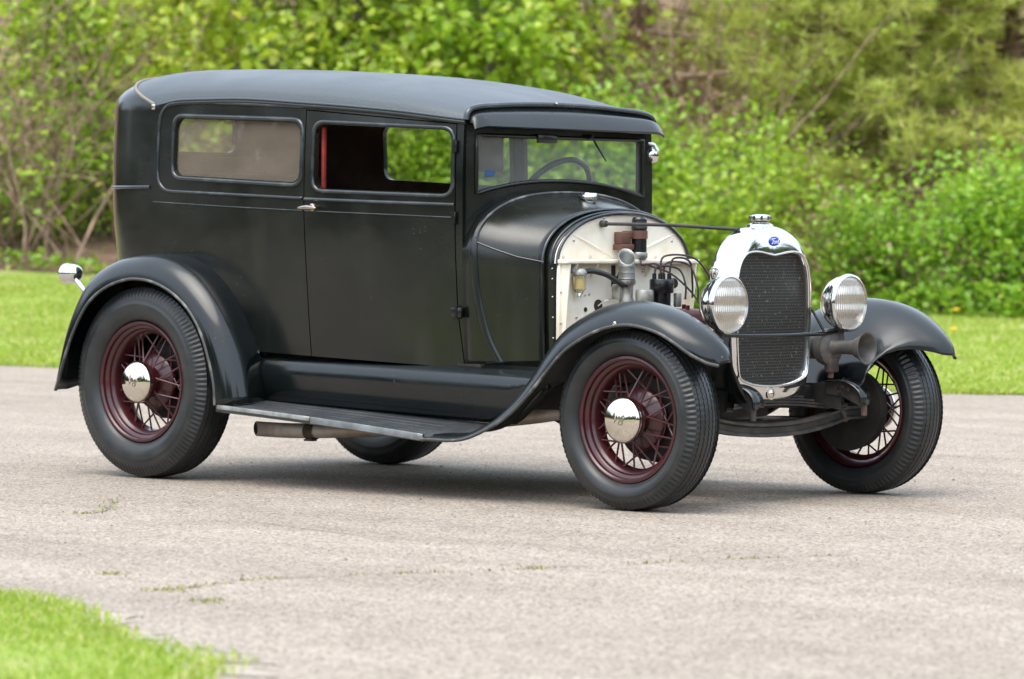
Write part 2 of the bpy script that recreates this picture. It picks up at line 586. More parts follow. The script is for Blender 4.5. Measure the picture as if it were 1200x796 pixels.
def ground_mat():
    m = bpy.data.materials.new('weathered_asphalt')
    m.use_nodes = True
    N, L = m.node_tree.nodes, m.node_tree.links
    b = N['Principled BSDF']
    b.inputs['Roughness'].default_value = 0.85
    b.inputs['Specular IOR Level'].default_value = 0.3
    tc = N.new('ShaderNodeTexCoord')
    def noise(scale, detail=4, rough=0.6):
        n = N.new('ShaderNodeTexNoise')
        n.inputs['Scale'].default_value = scale
        n.inputs['Detail'].default_value = detail
        n.inputs['Roughness'].default_value = rough
        L.new(tc.outputs['Object'], n.inputs['Vector'])
        return n
    def ramp(src, a, b_, ca, cb):
        r = N.new('ShaderNodeValToRGB')
        r.color_ramp.elements[0].position = a
        r.color_ramp.elements[1].position = b_
        r.color_ramp.elements[0].color = (*ca, 1)
        r.color_ramp.elements[1].color = (*cb, 1)
        L.new(src, r.inputs[0])
        return r
    def mixc(fac, a, b_, mode='MIX'):
        x = N.new('ShaderNodeMix')
        x.data_type = 'RGBA'
        x.blend_type = mode
        if isinstance(fac, float): x.inputs['Factor'].default_value = fac
        else: L.new(fac, x.inputs['Factor'])
        for key, v in (('A', a), ('B', b_)):
            if isinstance(v, tuple): x.inputs[key].default_value = (*v, 1)
            else: L.new(v, x.inputs[key])
        return x.outputs['Result']
    big = noise(0.55, 6, 0.65)
    mid = noise(3.5, 5)
    base = ramp(big.outputs['Fac'], 0.32, 0.7, (0.286, 0.242, 0.198), (0.352, 0.306, 0.257)).outputs[0]
    tan = ramp(mid.outputs['Fac'], 0.35, 0.72, (0.272, 0.229, 0.186), (0.376, 0.327, 0.275)).outputs[0]
    c = mixc(0.45, base, tan)
    vo = N.new('ShaderNodeTexVoronoi')
    vo.inputs['Scale'].default_value = 120
    L.new(tc.outputs['Object'], vo.inputs['Vector'])
    hsv = N.new('ShaderNodeSeparateColor')
    L.new(vo.outputs['Color'], hsv.inputs[0])
    ag = ramp(hsv.outputs[0], 0.0, 1.0, (0.22, 0.215, 0.21), (1.72, 1.70, 1.68)).outputs[0]
    c = mixc(0.7, c, ag, 'MULTIPLY')
    fine = noise(110, 4, 0.8)
    fr = ramp(fine.outputs['Fac'], 0.34, 0.66, (0.70, 0.70, 0.70), (1.24, 1.235, 1.23)).outputs[0]
    c = mixc(0.8, c, fr, 'MULTIPLY')
    st = noise(1.6, 5, 0.6)
    sm = ramp(st.outputs['Fac'], 0.62, 0.78, (0, 0, 0), (1, 1, 1)).outputs[0]
    c = mixc(sm, c, mixc(0.5, c, (0.285, 0.24, 0.195)))
    # wheel-worn bands and old spills
    mp = N.new('ShaderNodeMapping')
    mp.inputs['Rotation'].default_value = (0, 0, 0.12)
    mp.inputs['Scale'].default_value = (0.12, 1.5, 1)
    L.new(tc.outputs['Object'], mp.inputs['Vector'])
    wn_ = N.new('ShaderNodeTexNoise')
    wn_.inputs['Scale'].default_value = 1.0
    wn_.inputs['Detail'].default_value = 7
    wn_.inputs['Roughness'].default_value = 0.65
    L.new(mp.outputs[0], wn_.inputs['Vector'])
    wr = ramp(wn_.outputs['Fac'], 0.36, 0.66, (0.84, 0.83, 0.82), (1.08, 1.08, 1.08)).outputs[0]
    c = mixc(0.9, c, wr, 'MULTIPLY')
    sp = noise(2.3, 6, 0.7)
    so = ramp(sp.outputs['Fac'], 0.66, 0.74, (1, 1, 1), (0.74, 0.71, 0.68)).outputs[0]
    c = mixc(0.7, c, so, 'MULTIPLY')
    L.new(c, b.inputs['Base Color'])
    hb = N.new('ShaderNodeMath')
    hb.operation = 'ADD'
    L.new(vo.outputs['Distance'], hb.inputs[0])
    L.new(fine.outputs['Fac'], hb.inputs[1])
    bp = N.new('ShaderNodeBump')
    bp.inputs['Strength'].default_value = 0.5
    bp.inputs['Distance'].default_value = 0.006
    L.new(hb.outputs[0], bp.inputs['Height'])
    L.new(bp.outputs[0], b.inputs['Normal'])
    return m

CAR = None
SHIFT = Vector((1.3145, 0, 0))
bm = B()
n = 40
grid(bm, [[(-400 + 800 * i / n, -400 + 800 * j / n, 0) for i in range(n + 1)] for j in range(n + 1)])
tag(obj('driveway', bm, ground_mat()), kind='structure')

lawnm = mat('lawn_soil_and_turf', (0.20, 0.28, 0.03), 0.95, col2=(0.31, 0.28, 0.11), nscale=2.1, ndetail=8, lo=0.45, hi=0.8, bump=0.6, bscale=25, bdist=0.03)
litterm = mat('leaf_litter', (0.27, 0.17, 0.115), 0.95, col2=(0.15, 0.09, 0.06), nscale=2.2, ndetail=8, lo=0.4, hi=0.62, bump=0.8, bscale=12, bdist=0.05)
rows = []
for s in np.linspace(-45, 45, 181):
    d0 = dedge(s)
    db = 36.0 + 0.5 * math.sin(s * 0.7) + 0.3 * math.sin(s * 2.3) + (1.3 if s < -3 else 0.6)
    rows.append([wpos(s, d, hgt(s, d) + 0.012) for d in np.linspace(d0, db, 40)])
bm = B(); grid(bm, rows)
tag(obj('lawn', bm, lawnm), kind='structure')
rows = []
for s in np.linspace(-60, 60, 161):
    db = 35.6 + 0.5 * math.sin(s * 0.7) + 0.3 * math.sin(s * 2.3) + (1.3 if s < -3 else 0.6)
    rows.append([wpos(s, d, hgt(s, d) - 0.02 + 0.03 * math.sin(3 * s) * math.sin(2.2 * d)) for d in np.concatenate([np.linspace(db, 48, 50), np.linspace(49, 80, 20)])])
bm = B(); grid(bm, rows)
tag(obj('wooded_bank', bm, litterm), kind='structure')

# foreground verge
verge = [(0.584, -4.305), (0.949, -4.427), (1.466, -4.605), (1.808, -4.87), (2.05, -4.96), (2.284, -5.009), (2.50, -5.15), (2.661, -5.301), (2.868, -5.488), (3.0, -5.9), (3.1, -6.6), (2.6, -8.2), (0, -9.5), (-4, -9), (-5, -5), (-3, -3.6), (-1.2, -3.75), (-0.3, -4.05)]
verge = [(x + 0.095, y - 0.21) for x, y in verge]
VERGE = dense(rpoly(verge, 0.12, 4), 0.15)
VC = Vector((0.2, -6.0))
rows = []
for t in (0.96, 0.94, 0.9, 0.7, 0.4, 0.0):
    rows.append([(VC.x + (p[0] - VC.x) * t, VC.y + (p[1] - VC.y) * t, 0.006 + 0.03 * (1 - t) ** 0.5) for p in VERGE])
bm = B(); grid(bm, rows, cu=True)
tag(obj('verge', bm, lawnm), kind='structure')
soilm = mat('tan_verge_soil', (0.30, 0.245, 0.185), 0.95, col2=(0.36, 0.32, 0.275), nscale=6, ndetail=7, lo=0.35, hi=0.6, bump=0.5, bscale=60, bdist=0.01)
rows = []
for t in (1.0, 0.5, 0.0):
    rows.append([(VC.x + (p[0] - VC.x) * (1 + (.05 + .05 * math.sin(i * 1.7) * math.sin(i * .61 + 1) + .02 * math.sin(i * 3.1))) * t, VC.y + (p[1] - VC.y) * (1 + (.05 + .05 * math.sin(i * 1.7) * math.sin(i * .61 + 1) + .02 * math.sin(i * 3.1))) * t, 0.003) for i, p in enumerate(VERGE)])
bm = B(); grid(bm, rows, cu=True)
tag(obj('verge_soil', bm, soilm), kind='structure')

# ------------------------------------------------------------------ leaf / blade meshes
def leaf_mat(name, c1, c2, trans=0.45, rough=0.5, c3=None, c3pos=0.93):
    m = bpy.data.materials.new(name)
    m.use_nodes = True
    N, L = m.node_tree.nodes, m.node_tree.links
    N.remove(N['Principled BSDF'])
    out = N['Material Output']
    ge = N.new('ShaderNodeNewGeometry')
    rp = N.new('ShaderNodeValToRGB')
    rp.color_ramp.elements[0].color = (*c1, 1)
    rp.color_ramp.elements[1].color = (*c2, 1)
    if c3:
        e = rp.color_ramp.elements.new(c3pos)
        e.color = (*c2, 1)
        rp.color_ramp.elements[2].color = (*c3, 1)
    L.new(ge.outputs['Random Per Island'], rp.inputs[0])
    oi = N.new('ShaderNodeObjectInfo')
    hv = N.new('ShaderNodeHueSaturation')
    mr = N.new('ShaderNodeMapRange')
    mr.inputs['To Min'].default_value = 0.485
    mr.inputs['To Max'].default_value = 0.515
    L.new(oi.outputs['Random'], mr.inputs[0])
    L.new(mr.outputs[0], hv.inputs['Hue'])
    L.new(rp.outputs[0], hv.inputs['Color'])
    df = N.new('ShaderNodeBsdfDiffuse')
    tl = N.new('ShaderNodeBsdfTranslucent')
    gl = N.new('ShaderNodeBsdfGlossy')
    gl.inputs['Roughness'].default_value = 0.45
    L.new(hv.outputs[0], df.inputs[0])
    L.new(hv.outputs[0], tl.inputs[0])
    a = N.new('ShaderNodeMixShader')
    a.inputs[0].default_value = trans
    L.new(df.outputs[0], a.inputs[1]); L.new(tl.outputs[0], a.inputs[2])
    b = N.new('ShaderNodeMixShader')
    b.inputs[0].default_value = 0.04
    L.new(a.outputs[0], b.inputs[1]); L.new(gl.outputs[0], b.inputs[2])
    L.new(b.outputs[0], out.inputs[0])
    return m

def np_mesh(name, V, F, m, k):
    """V (n,3), F (m,k) -> mesh"""
    me = bpy.data.meshes.new(name)
    me.vertices.add(len(V))
    me.vertices.foreach_set('co', np.ascontiguousarray(V, dtype=np.float32).ravel())
    nf = len(F)
    me.loops.add(nf * k)
    me.loops.foreach_set('vertex_index', np.ascontiguousarray(F, dtype=np.int32).ravel())
    me.polygons.add(nf)
    me.polygons.foreach_set('loop_start', np.arange(0, nf * k, k, dtype=np.int32))
    me.polygons.foreach_set('loop_total', np.full(nf, k, dtype=np.int32))
    me.update(calc_edges=True)
    me.validate()
    me.materials.append(m)
    return me

def leaves(C, size, flat=0.5, shape='broad'):
    """two folded quads per leaf, centred on C (n,3)"""
    n = len(C)
    nrm = rng.normal(size=(n, 3)) * np.array([1, 1, 1.0])
    nrm[:, 2] = np.abs(nrm[:, 2]) + flat * 2.0
    nrm /= np.linalg.norm(nrm, axis=1)[:, None]
    t = rng.normal(size=(n, 3)); t[:, 2] -= 0.5
    t -= nrm * (t * nrm).sum(1)[:, None]
    t /= np.linalg.norm(t, axis=1)[:, None]
    b = np.cross(nrm, t)
    sz = size * rng.uniform(0.6, 1.3, n)[:, None]
    wd = 0.42
    p0 = C
    p1 = C + sz * (0.38 * t + wd * b + 0.10 * nrm)
    p2 = C + sz * (1.0 * t - 0.06 * nrm)
    p3 = C + sz * (0.38 * t - wd * b + 0.10 * nrm)
    p4 = C + sz * 0.45 * t
    V = np.stack([p0, p1, p2, p3, p4], 1).reshape(-1, 3)
    i = np.arange(n)[:, None] * 5
    F = np.concatenate([i + np.array([[0, 1, 2, 4]]), i + np.array([[0, 4, 2, 3]])], 1).reshape(-1, 4)
    return V, F

def blades(P, h, wdt, lean=0.5):
    n = len(P)
    a = rng.uniform(0, TAU, n)
    hh = h * rng.uniform(0.5, 1.25, n)
    ln = lean * hh * rng.uniform(0.2, 1.2, n)
    la = rng.uniform(0, TAU, n)
    dx = np.stack([np.cos(a), np.sin(a), np.zeros(n)], 1) * wdt / 2
    tip = P + np.stack([np.cos(la) * ln, np.sin(la) * ln, hh], 1)
    mid = P + np.stack([np.cos(la) * ln * 0.35, np.sin(la) * ln * 0.35, hh * 0.6], 1)
    V = np.stack([P - dx, P + dx, mid + dx * 0.8, mid - dx * 0.8, tip], 1).reshape(-1, 3)
    i = np.arange(n)[:, None] * 5
    F = np.concatenate([i + np.array([[0, 1, 2]]), i + np.array([[0, 2, 3]]), i + np.array([[3, 2, 4]])], 1).reshape(-1, 3)
    return V, F

def in_poly(P, poly):
    x, y = P[:, 0], P[:, 1]
    ins = np.zeros(len(P), bool)
    n = len(poly)
    for i in range(n):
        x1, y1 = poly[i]; x2, y2 = poly[(i + 1) % n]
        c = ((y1 > y) != (y2 > y)) & (x < (x2 - x1) * (y - y1) / (y2 - y1 + 1e-12) + x1)
        ins ^= c
    return ins

grassm = leaf_mat('grass_blades', (0.20, 0.32, 0.022), (0.44, 0.53, 0.065), 0.4, c3=(0.58, 0.50, 0.24), c3pos=0.80)

def vnoise(P, s, seed=0):
    """cheap smooth 2D value: sum of sines"""
    r = np.random.default_rng(seed)
    out = np.zeros(len(P))
    for k in range(7):
        a = r.uniform(0, TAU); f = s * r.uniform(0.5, 2.0)
        out += np.sin((P[:, 0] * math.cos(a) + P[:, 1] * math.sin(a)) * f + r.uniform(0, TAU))
    return out / 7 ** 0.5

# verge grass
P = np.stack([rng.uniform(-1.5, 3.4, 190000), rng.uniform(-7.6, -3.7, 190000)], 1)
V2 = np.array(VERGE)
wob = np.stack([vnoise(P, 5, 1), vnoise(P, 5, 2)], 1) * 0.05 + rng.normal(0, 0.035, (len(P), 2))
P = P[in_poly(P + wob, VERGE)]
keep = (vnoise(P, 3.0, 5) + rng.normal(0, 1.0, len(P))) > -1.3
P = P[keep]
P3 = np.column_stack([P, np.full(len(P), 0.012)])
V, F = blades(P3, 0.021, 0.005, 1.0)
o = bpy.data.objects.new('grass', np_mesh('grass', V, F, grassm, 3)); COL.objects.link(o)
tag(o, 'short bright green grass filling the near corner of the verge', 'grass', kind='stuff')

# far lawn grass
n = 150000
s = rng.uniform(-5.6, 5.6, n)
d = rng.uniform(0, 1, n) ** 1.3
Dd = np.array([dedge(x) for x in s])
d = Dd - 0.12 + d * (37.0 - Dd)
sd2 = np.stack([s, d], 1)
keep = (vnoise(sd2, 2.2, 9) + rng.normal(0, 0.8, n)) > -0.75
s, d = s[keep], d[keep]
z = np.array([hgt(a, b_) for a, b_ in zip(s, d)])
P3 = np.column_stack([O_W.x + A_AX.x * s + D_AX.x * d, O_W.y + A_AX.y * s + D_AX.y * d, z])
V, F = blades(P3, 0.045, 0.012, 0.9)
o = bpy.data.objects.new('grass', np_mesh('grass', V, F, grassm, 3)); COL.objects.link(o)
tag(o, 'mown sunlit lawn grass between the far asphalt edge and the woods', 'grass', kind='stuff')

# weeds in the cracks of the drive
cr = []
def crack(pts, n, wdt):
    pts = catmull([(x, y, 0) for x, y in pts], 60)
    for k in range(n):
        u = rng.uniform(0, 58); i = int(u)
        p = pts[i] * (1 - (u - i)) + pts[i + 1] * (u - i)
        dens = math.sin(u * 0.9) * math.sin(u * 0.37 + 1)
        if rng.uniform(-0.5, 1.6) < dens:
            cr.append((p[0] + rng.normal(0, wdt), p[1] + rng.normal(0, wdt), 0.0))
C1 = [(1.113, -4.07), (1.05, -3.824), (1.074, -3.638), (1.218, -3.241), (1.354, -2.931), (1.402, -2.75), (1.59, -2.105), (1.737, -1.718)]
C2 = [(-1.8, -1.72), (-1.55, -1.95), (-1.317, -2.199), (-1.30, -2.4)]
crack(C1, 900, 0.018)
crack(C2, 420, 0.022)
for (x, y, n_) in ((1.12, -4.15, 70), (1.45, -4.28, 60), (0.62, -3.9, 50)):
    for k in range(n_):
        cr.append((x + rng.normal(0, 0.035), y + rng.normal(0, 0.035), 0.0))
V, F = blades(np.array(cr), 0.010, 0.005, 1.2)
weedm = leaf_mat('crack_weeds', (0.20, 0.24, 0.05), (0.40, 0.36, 0.14), 0.3)
o = bpy.data.objects.new('weeds', np_mesh('weeds', V, F, weedm, 3)); COL.objects.link(o)
tag(o, 'sparse tufts of weed growing in the cracks of the asphalt drive', 'weeds', kind='stuff')

crackm = mat('crack_dirt', (0.23, 0.195, 0.16), 0.95, col2=(0.30, 0.27, 0.235), nscale=20)
bm = B()
def crack_sheet(pts, wd):
    pts = catmull([(x, y, 0) for x, y in pts], 80)
    rows = []
    for i, p in enumerate(pts):
        t = pts[min(i + 1, 79)] - pts[max(i - 1, 0)]
        nn = np.array([-t[1], t[0], 0]) / (np.linalg.norm(t) + 1e-9)
        ww = wd * (0.4 + rng.uniform(0, 1))
        j = nn * rng.normal(0, wd * 0.6)
        rows.append([p + nn * ww / 2 + j + np.array([0, 0, 0.004]), p - nn * ww / 2 + j + np.array([0, 0, 0.004])])
    grid(bm, rows)
crack_sheet(C1, 0.007)
crack_sheet(C2, 0.010)
crack_sheet([(-0.62, -2.13), (-0.013, -2.281), (0.35, -2.32), (0.673, -2.342)], 0.007)
crack_sheet([(1.737, -1.718), (2.1, -0.9), (2.4, -0.2), (2.9, 0.5)], 0.006)
tag(obj('cracks', bm, crackm, merge=False, norm=False), kind='structure')

# grit on the drive
n = 1500
P = np.stack([rng.uniform(-5, 5, n), rng.uniform(-5.5, 4, n)], 1)
V = []; F = []
for k, p in enumerate(P):
    r_ = rng.uniform(0.0025, 0.006) * (1.8 if rng.uniform() > 0.97 else 1)
    base = len(V)
    for q in ((1, 0, 0), (0, 1, 0), (-1, 0, 0), (0, -1, 0), (0, 0, 0.9)):
        V.append((p[0] + q[0] * r_ * rng.uniform(.6, 1.4), p[1] + q[1] * r_ * rng.uniform(.6, 1.4), 0.001 + q[2] * r_))
    F += [(base, base + 1, base + 4), (base + 1, base + 2, base + 4), (base + 2, base + 3, base + 4), (base + 3, base, base + 4)]
gritm = mat('dark_grit', (0.09, 0.075, 0.06), 0.9, col2=(0.3, 0.26, 0.22), nscale=9)
o = bpy.data.objects.new('grit', np_mesh('grit', np.array(V), np.array(F), gritm, 3)); COL.objects.link(o)
tag(o, 'scattered dark specks of grit lying on the asphalt drive', 'grit', kind='stuff')

# ================================================================== the car
CAR = bpy.data.objects.new('vintage_car', None)
COL.objects.link(CAR)
CAR.location = (-1.3145, 0, 0)
CAR.empty_display_size = 0.3
tag(CAR, 'black two-door vintage sedan on maroon wire wheels, hood removed, parked on the asphalt', 'car')

XF, XS, XR = -1.035, -2.76, -3.2
wb = spl([-1.035, -1.2, -1.5, -1.83, -2.2, -2.76], [0.577, 0.604, 0.632, 0.648, 0.653, 0.640])
tz = spl([0.45, 0.8, 1.1, 1.2, 1.55, 1.62], [0.955, 0.985, 1.0, 1.0, 0.978, 0.972])
xr_ = spl([0.45, 0.9, 1.2, 1.55, 1.65], [-3.15, -3.215, -3.258, -3.258, -3.24])
def zb(x): return 0.462 - 0.0354 * max(x, -2.76) if x > -2.2 else 0.540 + 0.02 * 0
rail = spl([-1.035, -1.4, -1.83, -2.3, -2.56, -2.76], [1.470, 1.512, 1.546, 1.572, 1.573, 1.552])
def zr(x): return rail(max(x, -2.76))
crown = spl([-1.03, -1.12, -1.37, -1.85, -2.36, -2.8, -3.0, -3.26], [1.545, 1.573, 1.628, 1.684, 1.712, 1.722, 1.718, 1.710])

def side_y(x, z):
    """half width of the body side at x, z (x ahead of the corner)"""
    if x <= XF:
        return wb(max(x, XS)) * tz(z)
    return cowl_w(x) * tz(z)

cowl_wf = spl([-1.035, -0.98, -0.92, -0.85, -0.78, -0.71, -0.69], [0.577, 0.564, 0.542, 0.508, 0.466, 0.418, 0.405])
def cowl_w(x): return cowl_wf(x)

NS, NCN = 46, 18
outl = []   # (x, ywidth factor, corner angle or None)
for k in range(NS):
    outl.append(('s', XF + (XS - XF) * k / (NS - 1)))
for k in range(1, NCN + 1):
    outl.append(('c', math.pi / 2 * k / NCN))

def opoint(o, z):
    if o[0] == 's':
        return o[1], wb(o[1]) * tz(z)
    n = 2.7
    L_ = XS - xr_(z)
    c, s_ = math.cos(o[1]), math.sin(o[1])
    return XS - L_ * (s_ ** (2 / n)), wb(XS) * tz(z) * (max(c, 0) ** (2 / n) if o[1] < math.pi / 2 - 1e-6 else 0.0)

SLV = [0, .03, .08, .15, .22, .3, .38, .46, .54, .6, .64, .68, .72, .76, .8, .84, .88, .92, .95, .98, 1.0]
TLV = [.985, .965, .94, .91, .87, .82, .75, .66, .55, .42, .28, .14, 0.0]

def body_row(side):
    """columns for one half: list over outline of list over levels"""
    cols = []
    for o in outl:
        col_ = []
        x0 = o[1] if o[0] == 's' else XS
        b0, r0 = zb(x0) if o[0] == 's' else zb(XS), zr(x0)
        for s_ in SLV:
            z = b0 + (r0 - b0) * s_
            x, y = opoint(o, z)
            col_.append((x, side * y, z))
        xe, ye = opoint(o, r0)
        for t in TLV:
            x = xe if o[0] == 's' else XS + (xe - XS) * t
            h = crown(x) - r0
            z = r0 + h * max(0.0, 1 - t ** 3.0) ** 0.5
            col_.append((x, side * ye * t, z))
        cols.append(col_)
    return cols
right = body_row(-1)
left = body_row(1)
full = right + left[::-1][1:]
NSL = len(SLV)

def bodymesh(lo, hi):
    bm = B()
    grid(bm, [[c[k] for k in range(lo, hi)] for c in full])
    bmesh.ops.remove_doubles(bm, verts=bm.verts, dist=1e-4)
    bmesh.ops.dissolve_degenerate(bm, edges=bm.edges, dist=1e-5)
    return bm

SEAM_P, SEAM_N = Vector((-2.725, 0, 1.545)), Vector((0.40, 0, 1.0)).normalized()
bm = bodymesh(0, len(full[0]))
# vinyl insert: faces above the rail and ahead of the seam
geom = bm.verts[:] + bm.edges[:] + bm.faces[:]
bmesh.ops.bisect_plane(bm, geom=geom, plane_co=SEAM_P, plane_no=SEAM_N, dist=1e-5)
def is_roof(f):
    c = f.calc_center_median()
    return c.z > zr(c.x) + 0.004 and (c - SEAM_P).dot(SEAM_N) > 0
rf = [f for f in bm.faces if is_roof(f)]
bm2 = bm.copy()
bmesh.ops.delete(bm, geom=rf, context='FACES')
bmesh.ops.delete(bm2, geom=[f for f in bm2.faces if not is_roof(f)], context='FACES')
body = obj('body', bm, paint, CAR, 35)
body.data.materials.append(cloth)
solid(body, 0.024, -1, 1)
apply_mods(body)
roof = obj('roof', bm2, vinyl, CAR, 60)
roof.data.materials.append(liner)
solid(roof, 0.02, -1, 1)
apply_mods(roof, 60)

def side_prism(poly, side, r, y0=0.3, y1=0.9):
    bm = B()
    prism(bm, rpoly(poly, r), side * y0, side * y1)
    return bm

QW = [(-2.612, 1.262), (-1.868, 1.226), (-1.868, 1.468), (-2.612, 1.497)]
DW = [(-1.785, 1.203), (-1.09, 1.180), (-1.09, 1.428), (-1.785, 1.462)]
DOOR = [(-1.815, 0.40), (-1.03, 0.40), (-1.035, 0.50), (-1.06, 0.72), (-1.066, 0.95), (-1.066, 1.4555), (-1.842, 1.522), (-1.842, 1.1)]
def shrink(p, d):
    c = Vector((sum(q[0] for q in p) / len(p), sum(q[1] for q in p) / len(p)))
    out = []
    n = len(p)
    for i in range(n):
        a, b, e = Vector(p[i - 1]), Vector(p[i]), Vector(p[(i + 1) % n])
        t1, t2 = (b - a).normalized(), (e - b).normalized()
        n1, n2 = Vector((-t1.y, t1.x)), Vector((-t2.y, t2.x))
        v = (n1 + n2)
        v = v / max(0.3, v.length_squared / 2)
        out.append(tuple(b + v * d))
    return out

cuts = []
doors = {}
for side in (-1, 1):
    d = bpy.data.objects.new('door', body.data.copy())
    COL.objects.link(d); d.parent = CAR; d.location = SHIFT
    boolean(d, [side_prism(shrink(DOOR, 0.005), side, 0.004)], 'INTERSECT')
    boolean(d, [side_prism(DW, side, 0.05)])
    doors[side] = d
bm = B(); box(bm, (0, 0, 0), (0.01, 0.01, 0.01)); bm.free()
rw = B(); prism(rw, rpoly([(-.29, 1.378), (.29, 1.378), (.29, 1.535), (-.29, 1.535)], 0.04), -3.5, -2.95, 'X')
boolean(body, [side_prism(DOOR, -1, 0.004), side_prism(DOOR, 1, 0.004), side_prism(QW, -1, 0.05), side_prism(QW, 1, 0.05), rw])

# --- beads and mouldings on the body sides
def on_side(poly, side, off=0.0):
    return [(x, side * (side_y(x, z) + off), z) for x, z in poly]

def bead(name, poly, side, r, m, parent, closed=False, off=0.0, step=0.02, loc=None):
    bm = B()
    tube(bm, on_side(dense(poly, step, closed), side, off), r, 8, closed)
    return obj(name, bm, m, parent, 60)

for side in (-1, 1):
    # window reveals
    bead('window_reveal', rpoly(shrink(QW, -0.012), 0.055), side, 0.010, beadp, body, True, -0.002)
    bead('window_reveal', rpoly(shrink(DW, -0.010), 0.055), side, 0.009, beadp, doors[side], True, -0.002)
    # belt moulding framing the quarter window and running over the door
    frame = rpoly([(-1.85, 1.163), (-2.715, 1.197), (-2.715, 1.560), (-2.45, 1.562), (-1.85, 1.532)], [0, 0.09, 0.10, 0.1, 0], 8)
    frame = frame[6:-6] if False else frame
    bead('belt_moulding', frame, side, 0.0075, beadp, body, False, 0.0)
    bead('belt_moulding', [(-1.835, 1.160), (-1.45, 1.148), (-1.072, 1.137)], side, 0.0075, beadp, doors[side], False, 0.0)
    bead('crease', [(-1.835, 1.112), (-1.45, 1.100), (-1.072, 1.087)], side, 0.0028, beadp, doors[side], False, 0.0)
    bead('crease', [(-2.74, 1.150), (-2.3, 1.130), (-1.85, 1.113)], side, 0.0028, beadp, body, False, 0.0)
    # drip moulding below the roof
    rl = [(x, zr(x) - 0.012) for x in np.linspace(-1.03, -2.66, 50)]
    bead('drip_moulding', rl, side, 0.009, paint, body, False, 0.0)
    rl = [(x, zr(x) + 0.001) for x in np.linspace(-1.03, -2.66, 50)]
    bead('roof_welt', rl, side, 0.0055, vinyl, roof, False, 0.002)
# rear quarter belt
bm = B()
pts = []
for sgn, seq in ((-1, range(0, NCN + 1)), (1, range(NCN - 1, -1, -1))):
    for k in seq:
        z = 1.212 - 0.0 * k
        x, y = opoint(('c', math.pi / 2 * k / NCN), z)
        pts.append((x, sgn * y, z))
tube(bm, pts, 0.008, 8)
obj('belt_moulding', bm, beadp, body, 60)
# vinyl seam cord over the rear of the roof
pts = []
bmt = bodymesh(NSL - 1, len(full[0]))
r_ = bmesh.ops.bisect_plane(bmt, geom=bmt.verts[:] + bmt.edges[:] + bmt.faces[:], plane_co=SEAM_P, plane_no=SEAM_N, dist=1e-6)
cv = [v.co.copy() for v in r_['geom_cut'] if isinstance(v, bmesh.types.BMVert)]
bmt.free()
cv.sort(key=lambda v: math.atan2(v.y, v.z - 1.4))
bm = B(); tube(bm, [v + SEAM_N * 0.0 + Vector((-0.002, 0, 0.003)) for v in cv], 0.0075, 8)
obj('roof_seam', bm, seamm, roof, 60)
for q, sg in ((cv[0], -1), (cv[-1], 1)):
    bm = B(); box(bm, (q.x, q.y + sg * 0.006, q.z - 0.006), (0.022, 0.012, 0.024), 0.004)
    obj('seam_clip', bm, nickel, roof)

# glass
def pane(name, poly, side, m, off, parent, r=0.05):
    bm = B()
    pp = dense(rpoly(poly, r), 0.08)
    vs = [bm.verts.new((x, side * (side_y(x, z) - off), z)) for x, z in pp]
    bm.faces.new(vs)
    bmesh.ops.triangulate(bm, faces=bm.faces)
    bmesh.ops.solidify(bm, geom=bm.faces[:], thickness=0.004)
    return obj(name, bm, m, parent, 30)
pane('window_glass', shrink(QW, -0.006), -1, dusty_reflect, 0.017, body)
pane('window_glass', shrink(QW, -0.006), 1, glass, 0.017, body)
bm = B(); prism(bm, rpoly([(-.296, 1.372), (.296, 1.372), (.296, 1.541), (-.296, 1.541)], 0.04), -3.225, -3.221, 'X')
obj('rear_window_glass', bm, glass, body)

# door fittings
for side in (-1, 1):
    d = doors[side]
    y = side * (side_y(-1.8, 1.12))
    bm = B()
    lathe(bm, [(0.0, 0.0), (0.017, 0.0), (0.016, 0.006), (0.009, 0.010), (0.008, 0.034), (0.0, 0.036)], 'Y', (-1.79, y, 1.126), 20, side)
    rows = []
    for k in range(11):
        t = k / 10
        x = -1.845 + 0.105 * t
        hh = 0.0085 * (0.55 + 0.6 * math.sin(math.pi * t)) * (1.0 if 0 < k < 10 else 0.25)
        rows.append([(x, y + side * (0.034 + 0.6 * hh * math.cos(a)), 1.126 + hh * math.sin(a) - 0.006 * abs(t - .5)) for a in np.linspace(0, TAU, 12, endpoint=False)])
    V_ = grid(bm, rows, cu=True)
    bm.faces.new(V_[0]); bm.faces.new(V_[-1])
    obj('door_handle', bm, bronze, d, 50)
    for (hx, hz) in ((-1.06, 0.715), (-1.068, 1.085), (-1.068, 1.365)):
        yy = side * (side_y(hx, hz) + 0.008)
        bm = B()
        big = hz < 0.9
        box(bm, (hx, yy, hz), (0.055 if big else 0.02, 0.016, 0.04 if big else 0.05), 0.003)
        bmh = obj('door_hinge', bm, paint, d)
        bm2_ = B()
        tube(bm2_, [(hx + 0.002, yy + side * 0.008, hz - 0.026), (hx + 0.002, yy + side * 0.008, hz + 0.026)], 0.006, 10)
        me_ = obj('hinge_pin', bm2_, paint, d)
# weatherstrip on the door pillar
bm = B(); box(bm, (-1.775, -0.60, 1.325), (0.016, 0.016, 0.25), 0.003)
obj('weatherstrip', bm, redseal, doors[-1])

